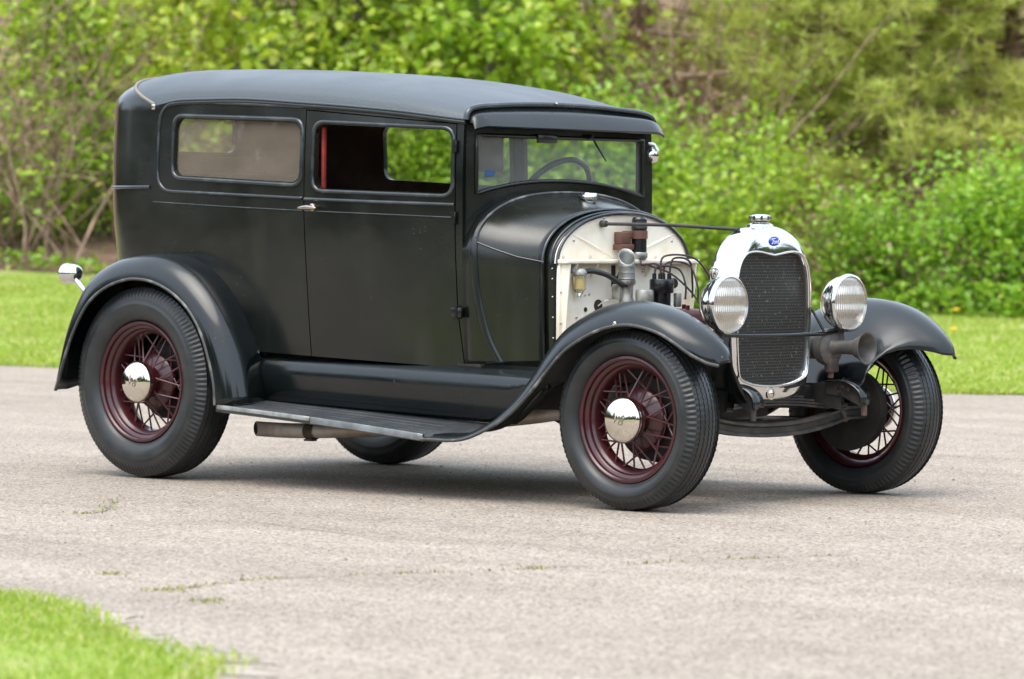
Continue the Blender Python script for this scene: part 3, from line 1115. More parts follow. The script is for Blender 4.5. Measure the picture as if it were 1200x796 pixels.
# --- interior
bm = B(); box(bm, (-2.0, 0, 0.50), (2.1, 1.12, 0.03))
obj('floor_pan', bm, under, CAR)
def cushion(c, s, bev=0.05):
    bm = B(); box(bm, c, s, bev, segs=3); return bm
s_ = obj('rear_seat', cushion((-2.72, 0, 0.80), (0.5, 1.1, 0.22)), cloth, CAR)
obj('backrest', cushion((-2.93, 0, 1.03), (0.16, 1.05, 0.5)), cloth, s_)
for y in (-.29, .29):
    s_ = obj('front_seat', cushion((-1.72, y, 0.74), (0.46, 0.5, 0.16)), cloth, CAR)
    obj('backrest', cushion((-1.95, y, 0.96), (0.13, 0.5, 0.40)), cloth, s_)
# interior lining of the rear wall, lit through the windows
bm = B()
rows = []
for z in np.linspace(0.9, 1.36, 6):
    rows.append([(XS - (XS - xr_(z)) * 0.82, y, z) for y in np.linspace(-0.42, 0.42, 12)])
grid(bm, rows)
o = obj('rear_lining', bm, liner, body); solid(o, 0.004)
# card propped in the left quarter window
bm = B(); box(bm, (-2.02, 0.60, 1.372), (0.27, 0.006, 0.165), 0.002)
for k in range(7):
    box(bm, (-2.02, 0.5955, 1.445 - 0.012 * k), (0.255, 0.003, 0.004))
o = obj('window_card', bm, stripp, body)
bm = B(); box(bm, (-1.039, -0.415, 1.262), (0.002, 0.052, 0.022))
obj('windscreen_sticker', bm, bluest, body)

# --- windscreen surround
def arch_at(x, n=40):
    """cowl section top arch from right shoulder to left shoulder"""
    t = max(0.0, (x + 0.99) / 0.28)
    w_ = cowl_w(x)
    zs = 0.93 + (0.905 - 0.93) * t
    zt = 1.192 + (1.119 - 1.192) * (t ** 0.8 if t > 0 else 0)
    nn = 2.4 - 0.2 * t
    out = []
    for k in range(n + 1):
        a = math.pi * k / n
        c, s2 = math.cos(a), math.sin(a)
        y = -w_ * math.copysign(abs(c) ** (2 / nn), c)
        z = zs + (zt - zs) * abs(s2) ** (2 / nn)
        out.append((x, y, z))
    return out, zs
outer = [(-0.564, 0.93), (-0.564, 1.36), (-0.558, 1.466), (-0.53, 1.499), (-0.40, 1.523), (-0.2, 1.538), (0, 1.542)]
outer = outer + [(-y, z) for y, z in outer[-2::-1]]
bm = B(); prism(bm, outer, -1.07, -1.028, 'X')
ws = obj('windscreen_frame', bm, paint, CAR, 35)
hole = [(-0.512, 1.178)] + [(y, 1.178 + 0.055 * (1 - (abs(y) / 0.512) ** 2.2)) for y in np.linspace(-0.49, 0.49, 21)] + [(0.512, 1.178), (0.512, 1.415), (-0.512, 1.415)]
cut = B(); prism(cut, hole, -1.15, -0.95, 'X')
boolean(ws, [cut])
bm = B(); prism(bm, [(y * 1.012, z + (0.004 if z > 1.3 else -0.005)) for y, z in hole], -1.045, -1.041, 'X')
obj('windscreen_glass', bm, veiled, ws)
bm = B()
ins = [(y * 0.988, z - 0.004 if z > 1.3 else z + 0.004) for y, z in hole]
tube(bm, [(-1.027, y, z) for y, z in dense(ins, 0.05)], 0.0085, 8, True)
obj('glass_channel', bm, paint, ws, 60)
bm = B(); box(bm, (-1.018, -0.10, 1.405), (0.012, 0.115, 0.035), 0.003)
obj('wiper_motor', bm, bake, ws)
bm = B()
tube(bm, [(-1.005, 0.16, 1.418), (-1.002, 0.185, 1.385), (-1.005, 0.25, 1.32)], [0.004, 0.0045, 0.002], 8)
tube(bm, [(-1.03, 0.16, 1.42), (-1.0, 0.16, 1.42)], 0.008, 10)
obj('wiper', bm, bake, ws)
# front edge of the roof, and the sun visor
edge = [(-0.570, 1.468), (-0.564, 1.493), (-0.54, 1.512), (-0.47, 1.524), (-0.36, 1.531), (-0.2, 1.538), (0, 1.541)]
edge = edge + [(-y, z) for y, z in edge[-2::-1]]
ed = catmull([(-1.022, y, z) for y, z in edge], 60)
bm = B(); tube(bm, ed, 0.0125, 10)
obj('roof_rim', bm, beadp, roof, 60)
bm = B()
top = catmull([(-1.018, y * 0.995, z - 0.008) for y, z in edge], 48)
low = []
for p in top:
    yy = p[1] * 1.0
    f = 1 - max(0, (abs(yy) - 0.50) / 0.10) ** 1.6
    low.append(np.array([-0.955 - 0.03 * (1 - f), yy * 1.02, 1.445 - 0.025 * max(0, 1 - f)]))
rows = [top, [t * 0.5 + l * 0.5 + np.array([0.008, 0, 0.008]) for t, l in zip(top, low)], low, [l + np.array([-0.004, 0, -0.009]) for l in low]]
grid(bm, rows)
o = obj('sun_visor', bm, fenderp, CAR, 40); solid(o, 0.004)
bm = B(); lathe(bm, [(0, .006), (.004, .004), (.005, 0)], 'X', (-1.008, -0.055, 1.546), 12)
obj('screw', bm, nickel, roof)
# side mirror on the far pillar
bm = B()
lathe(bm, [(0.0, 0.016), (0.018, 0.015), (0.03, 0.009), (0.032, 0.0), (0.03, -0.006), (0, -0.006)], 'X', (-1.03, 0.572, 1.352), 24)
tube(bm, [(-1.035, 0.545, 1.40), (-1.025, 0.575, 1.395), (-1.015, 0.585, 1.37)], 0.009, 8)
obj('side_mirror', bm, chrome, CAR, 60)

# --- cowl
def cowl_y(x, z):
    w_ = cowl_w(x)
    a, zs = arch_at(x)
    if z <= zs:
        return w_ * tz(z) / tz(zs)
    u = min(0.999, (z - zs) / (a[20][2] - zs))
    return w_ * (1 - u ** 2.35) ** (1 / 2.35)
def cowl_section(x, n=40):
    a, zs = arch_at(x, n)
    z0 = 0.503 + 0.02 * 0
    zz = np.linspace(z0, zs, 14)[:-1]
    rt_ = [(x, -cowl_w(x) * tz(z) / tz(zs), z) for z in zz]
    return rt_ + a + [(x, -p[1], p[2]) for p in rt_[::-1]]
xs_c = [-1.035, -0.99, -0.95, -0.91, -0.87, -0.83, -0.79, -0.76, -0.735]
bm = B(); grid(bm, [cowl_section(x) for x in xs_c])
cowl = obj('cowl', bm, paint, CAR, 50); solid(cowl, 0.006)
def cowl_band(x0, x1, d):
    bm = B()
    def sec(x, d):
        p = cowl_section(x)
        return [(q[0], q[1] * (1 - d / 0.42), q[2] - (d if q[2] > 0.9 else 0) * max(0, min(1, (q[2] - 0.9) / 0.15))) for q in p]
    grid(bm, [sec(x0, d), sec(x1, d)])
    return bm
o = obj('hood_ledge', cowl_band(-0.737, -0.690, 0.009), paint, cowl, 50); solid(o, 0.004)
def arch_tube(x, d, r, m, name, z_from=0.5):
    p = [q for q in cowl_section(x) if q[2] > z_from]
    bm = B(); tube(bm, [(q[0], q[1] * (1 - d / 0.42), q[2] - d * max(0, min(1, (q[2] - 0.9) / 0.15))) for q in p], r, 8)
    return obj(name, bm, m, cowl, 60)
arch_tube(-0.740, 0.002, 0.0065, beadp, 'hood_lacing', 0.9)
arch_tube(-0.716, 0.006, 0.005, beadp, 'hood_lacing', 0.9)
arch_tube(-0.694, 0.007, 0.006, beadp, 'hood_lacing', 0.9)
for side in (-1, 1):
    # curved band at the back edge of the cowl
    pts = [(-1.006, 1.135), (-0.996, 1.07), (-0.986, 0.97), (-0.979, 0.84), (-0.964, 0.735), (-0.935, 0.62), (-0.885, 0.512)]
    pts = catmull([(x, side * cowl_y(x, z), z) for x, z in pts], 40)
    bm = B()
    rows = []
    for (dx, dy) in ((-0.016, 0.0), (-0.012, 0.006), (0.0, 0.008), (0.012, 0.005), (0.016, -0.002)):
        rows.append([(p[0] + dx, side * (cowl_y(p[0] + dx, p[2]) + dy), p[2]) for p in pts])
    grid(bm, rows)
    o = obj('cowl_band', bm, fenderp, cowl, 60); solid(o, 0.004)
    pl = [(-0.975, 0.990), (-0.9, 0.962), (-0.82, 0.934), (-0.735, 0.915)]
    P_ = []
    for x, z in dense(pl, 0.02, False):
        a, zs = arch_at(x)
        w_ = cowl_w(x)
        y = w_ if z < zs else w_ * (1 - (((z - zs) / (a[20][2] - zs)) ** 2.3)) ** (1 / 2.3)
        P_.append((x, side * (y + 0.001), z))
    bm = B(); tube(bm, P_, 0.004, 8)
    obj('cowl_moulding', bm, beadp, cowl, 60)
    # rivets on the front flange
    for z in (0.54, 0.62, 0.70, 0.78, 0.85, 0.89):
        bm = B(); lathe(bm, [(0, .004), (.003, .003), (.0045, 0)], 'Y', (-0.713, side * (cowl_w(-0.713) * tz(z) * 0.985), z), 8, side)
        obj('rivet', bm, nickel, cowl)
arch_tube(-0.984, -0.002, 0.006, edgep, 'cowl_bead', 0.99)
# filler cap on the cowl
def stack(bm, c, prof, axis='Z', segs=32, sign=1):
    lathe(bm, prof, axis, c, segs, sign)
bm = B()
lathe(bm, [(0.03, -0.01), (0.03, 0.012), (0.022, 0.016), (0.022, 0.026), (0.036, 0.028), (0.037, 0.045), (0.033, 0.052), (0.0, 0.056)], 'Z', (-0.893, 0.01, 1.137), 28)
obj('fuel_cap', bm, chrome, cowl, 40)

# --- firewall
def fw_outline(x, inset, zlo, zhi=9):
    p = cowl_section(-0.71, 40)
    out = []
    for q in p:
        z = q[2]
        y = q[1] * (1 - inset / 0.42)
        z2 = z - inset * max(0, min(1, (z - 0.9) / 0.15))
        if zlo <= z2 <= zhi:
            out.append((y, z2))
    return out
up_ = fw_outline(0, 0.012, 0.90)
ub = [(up_[0][0], 0.91)] + [q for q in up_ if q[1] > 0.915] + [(up_[-1][0], 0.91)]
bm = B(); prism(bm, ub, -0.716, -0.700, 'X')
fwl = obj('firewall', bm, cream, CAR, 30)
bm = B()
box(bm, (-0.692, 0, 0.70), (0.016, 0.80, 0.42), 0.002)
box(bm, (-0.668, 0, 0.918), (0.064, 0.808, 0.016), 0.004)
obj('lower_panel', bm, cream, fwl)
for y in (-0.385, -0.335, -0.215, -0.07, 0.12, 0.22, 0.385):
    bm = B()
    z1 = 0.908; z0 = 0.52 if abs(y) > 0.38 else 0.86
    vs = [(-0.684, z0), (-0.684, z1), (-0.640, z1), (-0.672, z0 + 0.01)] if abs(y) > 0.38 else [(-0.684, 0.85), (-0.684, z1), (-0.642, z1)]
    prism(bm, vs, y - 0.003, y + 0.003)
    obj('stiffener', bm, cream, fwl)
for (a, b_) in (((-0.32, 1.03), (-0.06, 0.935)), ((0.32, 1.03), (0.07, 0.95))):
    bm = B(); tube(bm, [(-0.700, a[0], a[1]), (-0.699, (a[0] + b_[0]) / 2, (a[1] + b_[1]) / 2), (-0.700, b_[0], b_[1])], [0.003, 0.006, 0.003], 8)
    obj('swage_line', bm, cream, fwl)
# toe board sloping forward at the bottom of the firewall
bm = B(); grid(bm, [[(-0.684, y, 0.66) for y in np.linspace(-.38, .38, 8)], [(-0.60, y, 0.60) for y in np.linspace(-.38, .38, 8)], [(-0.50, y, 0.50) for y in np.linspace(-.36, .36, 8)]])
o = obj('toe_board', bm, cream, fwl); solid(o, 0.006)
for (y, z, r0) in ((-0.17, 0.745, 0.024), (-0.245, 0.73, 0.009), (-0.225, 0.79, 0.006), (-0.25, 0.785, 0.004)):
    bm = B(); lathe(bm, [(0, 0.003), (r0 * .75, 0.003), (r0, 0.0015), (r0, -0.002)], 'X', (-0.682, y, z), 20)
    obj('grommet', bm, under if r0 > 0.007 else nickel, fwl)
bm = B(); tube(bm, [(-0.66, -0.33, 0.66), (-0.60, -0.30, 0.60), (-0.56, -0.27, 0.55)], 0.012, 10)
obj('drag_rod', bm, pipem, fwl)
bm = B()
box(bm, (-0.683, -0.06, 0.86), (0.012, 0.06, 0.085), 0.004)
obj('inspection_hole', bm, under, fwl)

for (y, z) in ((-.36, .935), (-.2, .935), (.2, .935), (.36, .935), (-.30, 1.0), (.30, 1.0), (-.12, 1.09), (.14, 1.088), (-.39, .80), (-.39, .68), (.39, .80), (-.30, .70), (.1, .88)):
    bm = B(); lathe(bm, [(0, .005), (.004, .0048), (.0065, .003), (.007, 0)], 'X', (-0.700 if z > .92 else -0.684, y, z), 10)
    obj('screw', bm, nickel, fwl)
bm = B(); tube(bm, catmull([(-.66, .06, .925), (-.64, .10, .90), (-.62, .20, .87), (-.60, .30, .80), (-.55, .33, .72)], 24), .004, 8)
obj('wiring_loom', bm, rubhose, fwl, 60)
bm = B(); lathe(bm, [(0, .03), (.018, .03), (.021, .024), (.021, 0), (0, 0)], 'X', (-.684, .27, .83), 18)
obj('terminal_block', bm, bake, fwl)
# coil and its bracket
bm = B()
cx, cy = -0.655, 0.045
lathe(bm, [(0, .945), (.022, .945), (.030, .952), (.030, 1.045), (.032, 1.047), (.032, 1.056), (.030, 1.06), (.030, 1.085), (.022, 1.094), (0, 1.094)], 'Z', (cx, cy, 0), 24)
coil = obj('ignition_coil', bm, bake, CAR, 40)
bm = B(); lathe(bm, [(.0315, 1.008), (.0335, 1.008), (.0335, 1.04), (.0315, 1.04)], 'Z', (cx, cy, 0), 24)
box(bm, (-0.68, cy - 0.015, 1.024), (0.04, 0.075, 0.03), 0.003)
obj('coil_bracket', bm, brownb, coil)
bm = B(); lathe(bm, [(0, .925), (.026, .925), (.034, .935), (.034, .95), (.030, .955)], 'Z', (cx, cy, 0), 24)
obj('coil_cap', bm, greyz, coil)
bm = B(); box(bm, (-0.678, cy - 0.075, 1.01), (0.04, 0.06, 0.05), 0.005); box(bm, (-0.672, cy - 0.075, 0.975), (0.05, 0.075, 0.022), 0.003)
obj('junction_box', bm, brownb, coil)
# sediment bowl
sx, sy = -0.655, -0.315
bm = B()
lathe(bm, [(0, .89), (.02, .89), (.026, .885), (.030, .875), (.030, .866), (0, .866)], 'Z', (sx, sy, 0), 24)
tube(bm, [(-0.684, sy - .02, .888), (sx, sy - 0.02, .888)], 0.016, 10)
bow = obj('sediment_bowl', bm, castal, CAR, 40)
bm = B(); lathe(bm, [(.026, .866), (.027, .86), (.026, .81), (.018, .803), (0, .801)], 'Z', (sx, sy, 0), 24)
obj('glass_bowl', bm, bowlglass, bow, 40)
bm = B(); lathe(bm, [(0, .85), (.021, .85), (.021, .812), (0, .808)], 'Z', (sx, sy, 0), 20)
obj('fuel', bm, mat('amber_fuel', (0.62, 0.45, 0.16), 0.2, spec=0.5), bow, 40)
bm = B()
tube(bm, [(sx, sy + 0.031, .862), (sx, sy + 0.031, .81), (sx, sy + 0.015, .792), (sx, sy, .786), (sx, sy - 0.015, .792), (sx, sy - 0.031, .81), (sx, sy - 0.031, .862)], 0.0025, 6)
lathe(bm, [(0, .778), (.008, .78), (.008, .795), (.004, .80)], 'Z', (sx, sy, 0), 12)
obj('bail_wire', bm, nickel, bow, 40)
bm = B()
pp = catmull([(sx, sy + 0.025, .878), (-0.64, -0.25, .880), (-0.62, -0.19, .865), (-0.60, -0.14, .835), (-0.585, -0.11, .826)], 24)
tube(bm, pp, 0.0105, 10)
obj('fuel_hose', bm, rubhose, CAR, 60)
# carburettor with slash-cut intake
bx, by = -0.60, -0.095
bm = B()
rows = []
for k in range(9):
    t = k / 8
    rows.append([(bx + 0.033 * math.cos(a), by + 0.033 * math.sin(a), 0.845 + t * (0.062 + 0.047 * (1 + math.cos(a - 2.45)) * 0.5 * 1.35)) for a in np.linspace(0, TAU, 32, endpoint=False)])
grid(bm, rows, cu=True)
for zz in (0.852, 0.876, 0.90):
    tube(bm, [(bx + 0.0335 * math.cos(a), by + 0.0335 * math.sin(a), zz) for a in np.linspace(0, TAU, 32, endpoint=False)], 0.002, 6, True)
carb = obj('carburettor', bm, greyz, CAR, 40)
solid(carb, 0.002)
bm = B()
lathe(bm, [(0, .735), (.028, .735), (.030, .76), (.024, .78), (.026, .82), (.036, .832), (.036, .845), (0, .845)], 'Z', (bx, by, 0), 20)
box(bm, (bx - 0.02, by - 0.03, 0.80), (0.045, 0.03, 0.06), 0.008)
obj('carburettor_body', bm, castal, carb, 40)
bm = B()
lathe(bm, [(0, .74), (.030, .742), (.036, .752), (.036, .80), (.033, .808), (0, .81)], 'Z', (bx + 0.055, by + 0.045, 0), 20)
obj('float_chamber', bm, castal, carb, 40)
bm = B(); tube(bm, [(bx - 0.03, by - 0.02, 0.775), (bx - 0.03, by - 0.10, 0.765), (-0.665, -0.19, 0.745)], 0.003, 6)
obj('choke_rod', bm, nickel, carb, 40)
# distributor and leads
dx_, dy_ = -0.525, 0.03
bm = B()
lathe(bm, [(0, .845), (.02, .85), (.045, .85), (.048, .845), (.048, .80), (.044, .795), (0, .795)], 'Z', (dx_, dy_, 0), 28)
for k in range(4):
    a = TAU * k / 4 + .5
    lathe(bm, [(0, .872), (.008, .872), (.009, .848)], 'Z', (dx_ + .03 * math.cos(a), dy_ + .03 * math.sin(a), 0), 10)
dist = obj('distributor', bm, bake, CAR, 40)
bm = B(); lathe(bm, [(.036, .796), (.036, .72), (.03, .70), (0, .70)], 'Z', (dx_, dy_, 0), 24)
obj('distributor_body', bm, bake, dist, 40)
bm = B(); lathe(bm, [(0, .795), (.014, .795), (.016, .79), (.016, .745), (.012, .74), (0, .74)], 'Z', (dx_ + 0.03, dy_ + 0.062, 0), 18)
obj('condenser', bm, greyz, dist, 40)
leadm = mat('plum_lead', (0.05, 0.018, 0.025), 0.45)
for k in range(4):
    a = TAU * k / 4 + .5
    st = (dx_ + .03 * math.cos(a), dy_ + .03 * math.sin(a), 0.868)
    e = [(-0.50, 0.19, 0.775), (-0.44, 0.15, 0.76), (-0.47, 0.11, 0.77), (-0.40, 0.20, 0.765)][k]
    h = [0.93, 0.915, 0.90, 0.94][k]
    bm = B(); tube(bm, catmull([st, (st[0] + 0.004, st[1] + 0.02, h), ((st[0] + e[0]) / 2 + .01, (st[1] + e[1]) / 2 + 0.04, h - 0.01), (e[0], e[1], e[2] + 0.06), e], 26), 0.0042, 8)
    obj('ignition_lead', bm, leadm if k % 2 else rubhose, dist, 60)
bm = B(); tube(bm, catmull([(dx_, dy_, .87), (dx_ - .01, dy_ - .02, .91), (-0.60, 0.0, .905), (-0.635, 0.03, 0.93)], 18), 0.004, 8)
obj('ignition_lead', bm, leadm, dist, 60)
# engine
bm = B()
box(bm, (-0.33, 0, 0.50), (0.52, 0.30, 0.36), 0.02)
eng = obj('engine_block', bm, greasy, CAR)
bm = B(); box(bm, (-0.33, 0.01, 0.71), (0.52, 0.20, 0.05), 0.01)
for k in range(10):
    lathe(bm, [(0, .018), (.009, .018), (.009, 0)], 'Z', (-0.56 + 0.05 * k, -0.07 if k % 2 else 0.09, 0.733), 6)
obj('cylinder_head', bm, maroon, eng)
bm = B(); tube(bm, catmull([(-0.12, 0.02, 0.73), (-0.09, 0.02, 0.80), (-0.06, 0.02, 0.86), (-0.03, 0.02, 0.88)], 14), 0.028, 12)
obj('radiator_hose', bm, maroon, eng)
for x in (-0.50, -0.30, -0.12):
    bm = B(); tube(bm, catmull([(x, -0.14, 0.62), (x, -0.20, 0.62), (x - 0.05, -0.22, 0.56)], 8), 0.024, 10)
    obj('manifold_runner', bm, rustm, eng)
bm = B(); tube(bm, [(-0.10, -0.22, 0.60), (-0.55, -0.22, 0.60), (-0.62, -0.23, 0.50)], 0.03, 12)
obj('exhaust_manifold', bm, rustm, eng)
# stay rod
bm = B()
tube(bm, [(-0.690, -0.137, 1.066), (-0.36, -0.115, 1.062), (-0.035, -0.100, 1.046)], 0.0068, 10)
lathe(bm, [(0, .02), (.012, .02), (.014, .01), (.014, -0.006), (0, -0.006)], 'X', (-0.69, -0.137, 1.066), 12)
obj('radiator_stay_rod', bm, greasy, CAR, 50)

# --- radiator
def shell_out(inset=0.0):
    half = [(0.0, 1.062), (0.045, 1.056), (0.10, 1.038), (0.145, 1.012), (0.185, 0.970), (0.212, 0.915), (0.226, 0.85), (0.229, 0.75), (0.225, 0.62), (0.215, 0.50), (0.195, 0.43), (0.14, 0.40), (0.07, 0.388), (0.0, 0.385)]
    half = [tuple(p) for p in catmull([(a, b, 0) for a, b in half], 50)]
    c = (0.0, 0.72)
    out = []
    for (y, z, _) in half:
        out.append((1.10 * y * (1 - inset / 0.22), c[1] + (z - c[1]) * (1 - inset / 0.32)))
    return out
def mirror(h):
    return [(y, z) for y, z in h] + [(-y, z) for y, z in h[-2:0:-1]]
def open_out(inset=0.0):
    half = [(0.0, 0.9445), (0.03, 0.949), (0.07, 0.956), (0.11, 0.9575), (0.147, 0.949), (0.175, 0.920), (0.191, 0.865), (0.197, 0.76), (0.194, 0.62), (0.188, 0.53), (0.176, 0.485), (0.13, 0.464), (0.07, 0.454), (0.0, 0.450)]
    half = catmull([(a, b, 0) for a, b in half], 50)
    return [(1.125 * p[0] * (1 - inset / 0.2), 0.71 + (p[1] - 0.71) * (1 - inset / 0.25)) for p in half]
rows = []
for ins, x in ((0.012, -0.062), (0.004, -0.059), (0.0, -0.047), (0.0, 0.030), (0.003, 0.043), (0.010, 0.052), (0.018, 0.056)):
    rows.append([(x, y, z) for y, z in mirror(shell_out(ins))])
for ins, x in ((-0.006, 0.060), (-0.001, 0.0605), (0.003, 0.056), (0.004, 0.03), (0.003, 0.02)):
    rows.append([(x, y, z) for y, z in mirror(open_out(ins))])
bm = B(); grid(bm, rows, cu=True)
shell = obj('radiator_shell', bm, chrome, CAR, 50)
bm = B(); tube(bm, [(0.060, y, z) for y, z in mirror(open_out(-0.004))], 0.0045, 8, True)
obj('shell_bead', bm, chrome, shell, 60)
bm = B(); prism(bm, mirror(open_out(-0.002)), -0.05, 0.034, 'X')
obj('radiator_core', bm, corem, shell, 30)
bm = B()
lathe(bm, [(0.055, -0.012), (0.05, 0.004), (0.035, 0.010), (0.028, 0.012), (0.028, 0.018), (0.037, 0.020), (0.039, 0.024), (0.039, 0.034), (0.034, 0.040), (0.02, 0.043), (0.0, 0.043)], 'Z', (-0.01, 0, 1.062), 36)
for k in range(8):
    a = TAU * k / 8
    lathe(bm, [(0.006, 0.021), (0.006, 0.036), (0, 0.038)], 'Z', (-0.01 + 0.038 * math.cos(a), 0.038 * math.sin(a), 1.062), 8)
obj('radiator_cap', bm, chrome, shell, 40)
bm = B(); lathe(bm, [(0.016, 0.0), (0.016, 0.004), (0.011, 0.008), (0, 0.009)], 'X', (0.060, -0.015, 0.418), 18)
lathe(bm, [(0.0, 0.0), (0.024, 0.0), (0.024, 0.002), (0, 0.002)], 'X', (0.060, -0.015, 0.418), 18)
obj('crank_hole_cover', bm, nickel, shell, 40)
bm = B()
tube(bm, [(-0.045, -0.242, 0.90), (-0.04, -0.255, 0.90), (-0.04, -0.256, 0.865), (-0.045, -0.246, 0.86)], 0.005, 8)
lathe(bm, [(0, .014), (.008, .012), (.010, 0)], 'Y', (-0.045, -0.244, 0.885), 12, -1)
obj('hood_latch', bm, nickel, shell, 50)
# badge with lettering
bm = B()
rows = []
for sc, dxx in ((1.0, 0.0), (0.97, 0.004), (0.85, 0.0052), (0.0, 0.006)):
    rows.append([(0.0585 + dxx, 0.0305 * sc * math.cos(a), 1.002 + 0.0185 * sc * math.sin(a)) for a in np.linspace(0, TAU, 40, endpoint=False)])
grid(bm, rows, cu=True)
badge = obj('badge', bm, bluee, shell, 60)
def lettering(name, txt, size, m, mw, parent, shear=0.3, depth=0.0006):
    cu = bpy.data.curves.new('t', 'FONT')
    cu.body = txt; cu.size = size; cu.shear = shear; cu.extrude = depth
    cu.align_x = 'CENTER'; cu.align_y = 'CENTER'
    o = bpy.data.objects.new('t', cu); COL.objects.link(o)
    dg = bpy.context.evaluated_depsgraph_get(); dg.update()
    me = bpy.data.meshes.new_from_object(o.evaluated_get(dg))
    bpy.data.objects.remove(o)
    me.transform(mw)
    me.name = name
    me.materials.clear(); me.materials.append(m)
    o = bpy.data.objects.new(name, me); COL.objects.link(o)
    o.parent = parent
    return o
# text plane facing +X: text x -> +Y, text y -> +Z
mw = Matrix(((0, 0, 1, 0.0642), (1, 0, 0, 0.0), (0, 1, 0, 1.004), (0, 0, 0, 1)))
# script wordmark drawn as pen strokes: (y, z) in units of the badge half width
strokes = [
    [(-.78, .16), (-.74, .34), (-.55, .40), (-.30, .36), (-.06, .44)],
    [(-.42, .38), (-.50, .05), (-.60, -.28), (-.74, -.36), (-.82, -.24)],
    [(-.62, .04), (-.46, .07), (-.30, .06)],
    [(-.08, .08), (-.22, .0), (-.24, -.20), (-.12, -.30), (.0, -.18), (.0, .0), (-.08, .08)],
    [(.12, .08), (.15, -.08), (.15, -.30)],
    [(.15, -.06), (.22, .06), (.32, .08)],
    [(.62, .04), (.50, .08), (.40, -.04), (.40, -.22), (.50, -.30), (.62, -.18)],
    [(.74, .42), (.66, .05), (.64, -.20), (.74, -.30)],
]
bm = B()
for st in strokes:
    pp = catmull([(0.0647, a * 0.0285, 1.001 + b_ * 0.0265) for a, b_ in st], 24)
    tube(bm, pp, 0.0011, 6)
obj('badge_script', bm, white, badge, 60)

# --- headlamps, bar, horn
def lamp_prof(): return [(0, -0.100), (0.025, -0.098), (0.05, -0.091), (0.078, -0.073), (0.098, -0.045), (0.107, -0.018), (0.109, -0.004), (0.112, 0.0), (0.1135, 0.008), (0.111, 0.016), (0.1035, 0.020), (0.1015, 0.012)]
for y in (-0.372, 0.372):
    bm = B(); lathe(bm, lamp_prof(), 'X', (0.128, y, 0.764), 56)
    hl = obj('headlight', bm, chrome, CAR, 50)
    bm = B(); lathe(bm, [(0.1025, 0.013), (0.085, 0.020), (0.06, 0.026), (0.03, 0.029), (0.0, 0.030)], 'X', (0, 0, 0), 48)
    l = obj('lens', bm, lensm, hl, 60)
    l.location = (0.128, y, 0.764)
    bm = B(); lathe(bm, [(0.028, -0.06), (0.022, -0.02), (0.016, 0.0)], 'Z', (0.085, y, 0.672), 16)
    tube(bm, [(0.085, y, 0.66), (0.03, y * 1.02, 0.60), (-0.02, y * 1.05, 0.54)], 0.013, 10)
    obj('lamp_bracket', bm, greasy, hl, 50)
bm = B(); tube(bm, catmull([(0.088, -0.40, 0.652), (0.10, -0.25, 0.645), (0.105, 0, 0.643), (0.10, 0.25, 0.645), (0.088, 0.40, 0.652)], 24), 0.0085, 10)
obj('headlight_bar', bm, fenderp, CAR, 60)
for y in (-0.275, 0.275):
    bm = B(); tube(bm, [(0.095, y, 0.648), (0.03, y * 0.93, 0.76)], 0.005, 8)
    obj('bar_stay', bm, fenderp, CAR, 60)
hz, hy = 0.592, 0.322
bm = B()
lathe(bm, [(0, -0.20), (0.045, -0.195), (0.048, -0.18), (0.048, -0.06), (0.066, -0.055), (0.072, -0.04), (0.072, -0.012), (0.06, -0.004), (0.033, 0.0), (0.028, 0.01), (0.026, 0.06), (0.029, 0.10), (0.034, 0.11), (0.038, 0.111), (0.042, 0.122), (0.052, 0.142), (0.061, 0.156), (0.063, 0.160), (0.058, 0.159), (0.045, 0.14), (0.034, 0.115), (0.026, 0.09), (0.0, 0.07)], 'X', (0.105, hy, hz), 40)
horn = obj('horn', bm, hornm, CAR, 40)
bm = B(); box(bm, (0.09, hy + 0.005, hz - 0.07), (0.035, 0.06, 0.06), 0.01)
lathe(bm, [(0.012, 0.0), (0.012, -0.03), (0, -0.03)], 'Z', (0.09, hy, hz - 0.09), 10)
obj('horn_bracket', bm, rustm, horn)

# --- fenders
def bez(p0, p1, p2, p3, n):
    out = []
    for k in range(n):
        t = k / (n - 1)
        out.append(p0 * (1 - t)**3 + 3 * p1 * t * (1 - t)**2 + 3 * p2 * t * t * (1 - t) + p3 * t**3)
    return out
FF = [  # crest (x,z) at y=.70 ; lip (x,y,z) ; inner bottom (x,y,z)
    ((-1.02, .258), (-1.00, .845, .232), (-1.02, .62, .258)),
    ((-.83, .262), (-.80, .845, .236), (-.83, .62, .264)),
    ((-.70, .315), (-.655, .845, .283), (-.71, .60, .315)),
    ((-.595, .40), (-.535, .845, .347), (-.62, .58, .40)),
    ((-.505, .505), (-.43, .845, .435), (-.53, .52, .46)),
    ((-.425, .61), (-.345, .845, .52), (-.45, .42, .46)),
    ((-.335, .687), (-.255, .845, .598), (-.36, .36, .44)),
    ((-.185, .755), (-.108, .845, .668), (-.19, .35, .43)),
    ((-.035, .778), (.036, .845, .693), (-.04, .35, .42)),
    ((.10, .766), (.165, .842, .672), (.07, .35, .41)),
    ((.22, .724), (.245, .83, .634), (.15, .35, .395)),
    ((.325, .66), (.302, .805, .592), (.195, .345, .385)),
    ((.384, .606), (.35, .77, .561), (.215, .345, .38)),
    ((.401, .560), (.384, .738, .549), (.225, .345, .375)),
]
NOSE = [np.array(p) for p in ((.385, -.66, .562), (.34, -.62, .576), (.285, -.55, .584), (.235, -.48, .565), (.205, -.425, .52), (.20, -.38, .46), (.21, -.355, .41))]
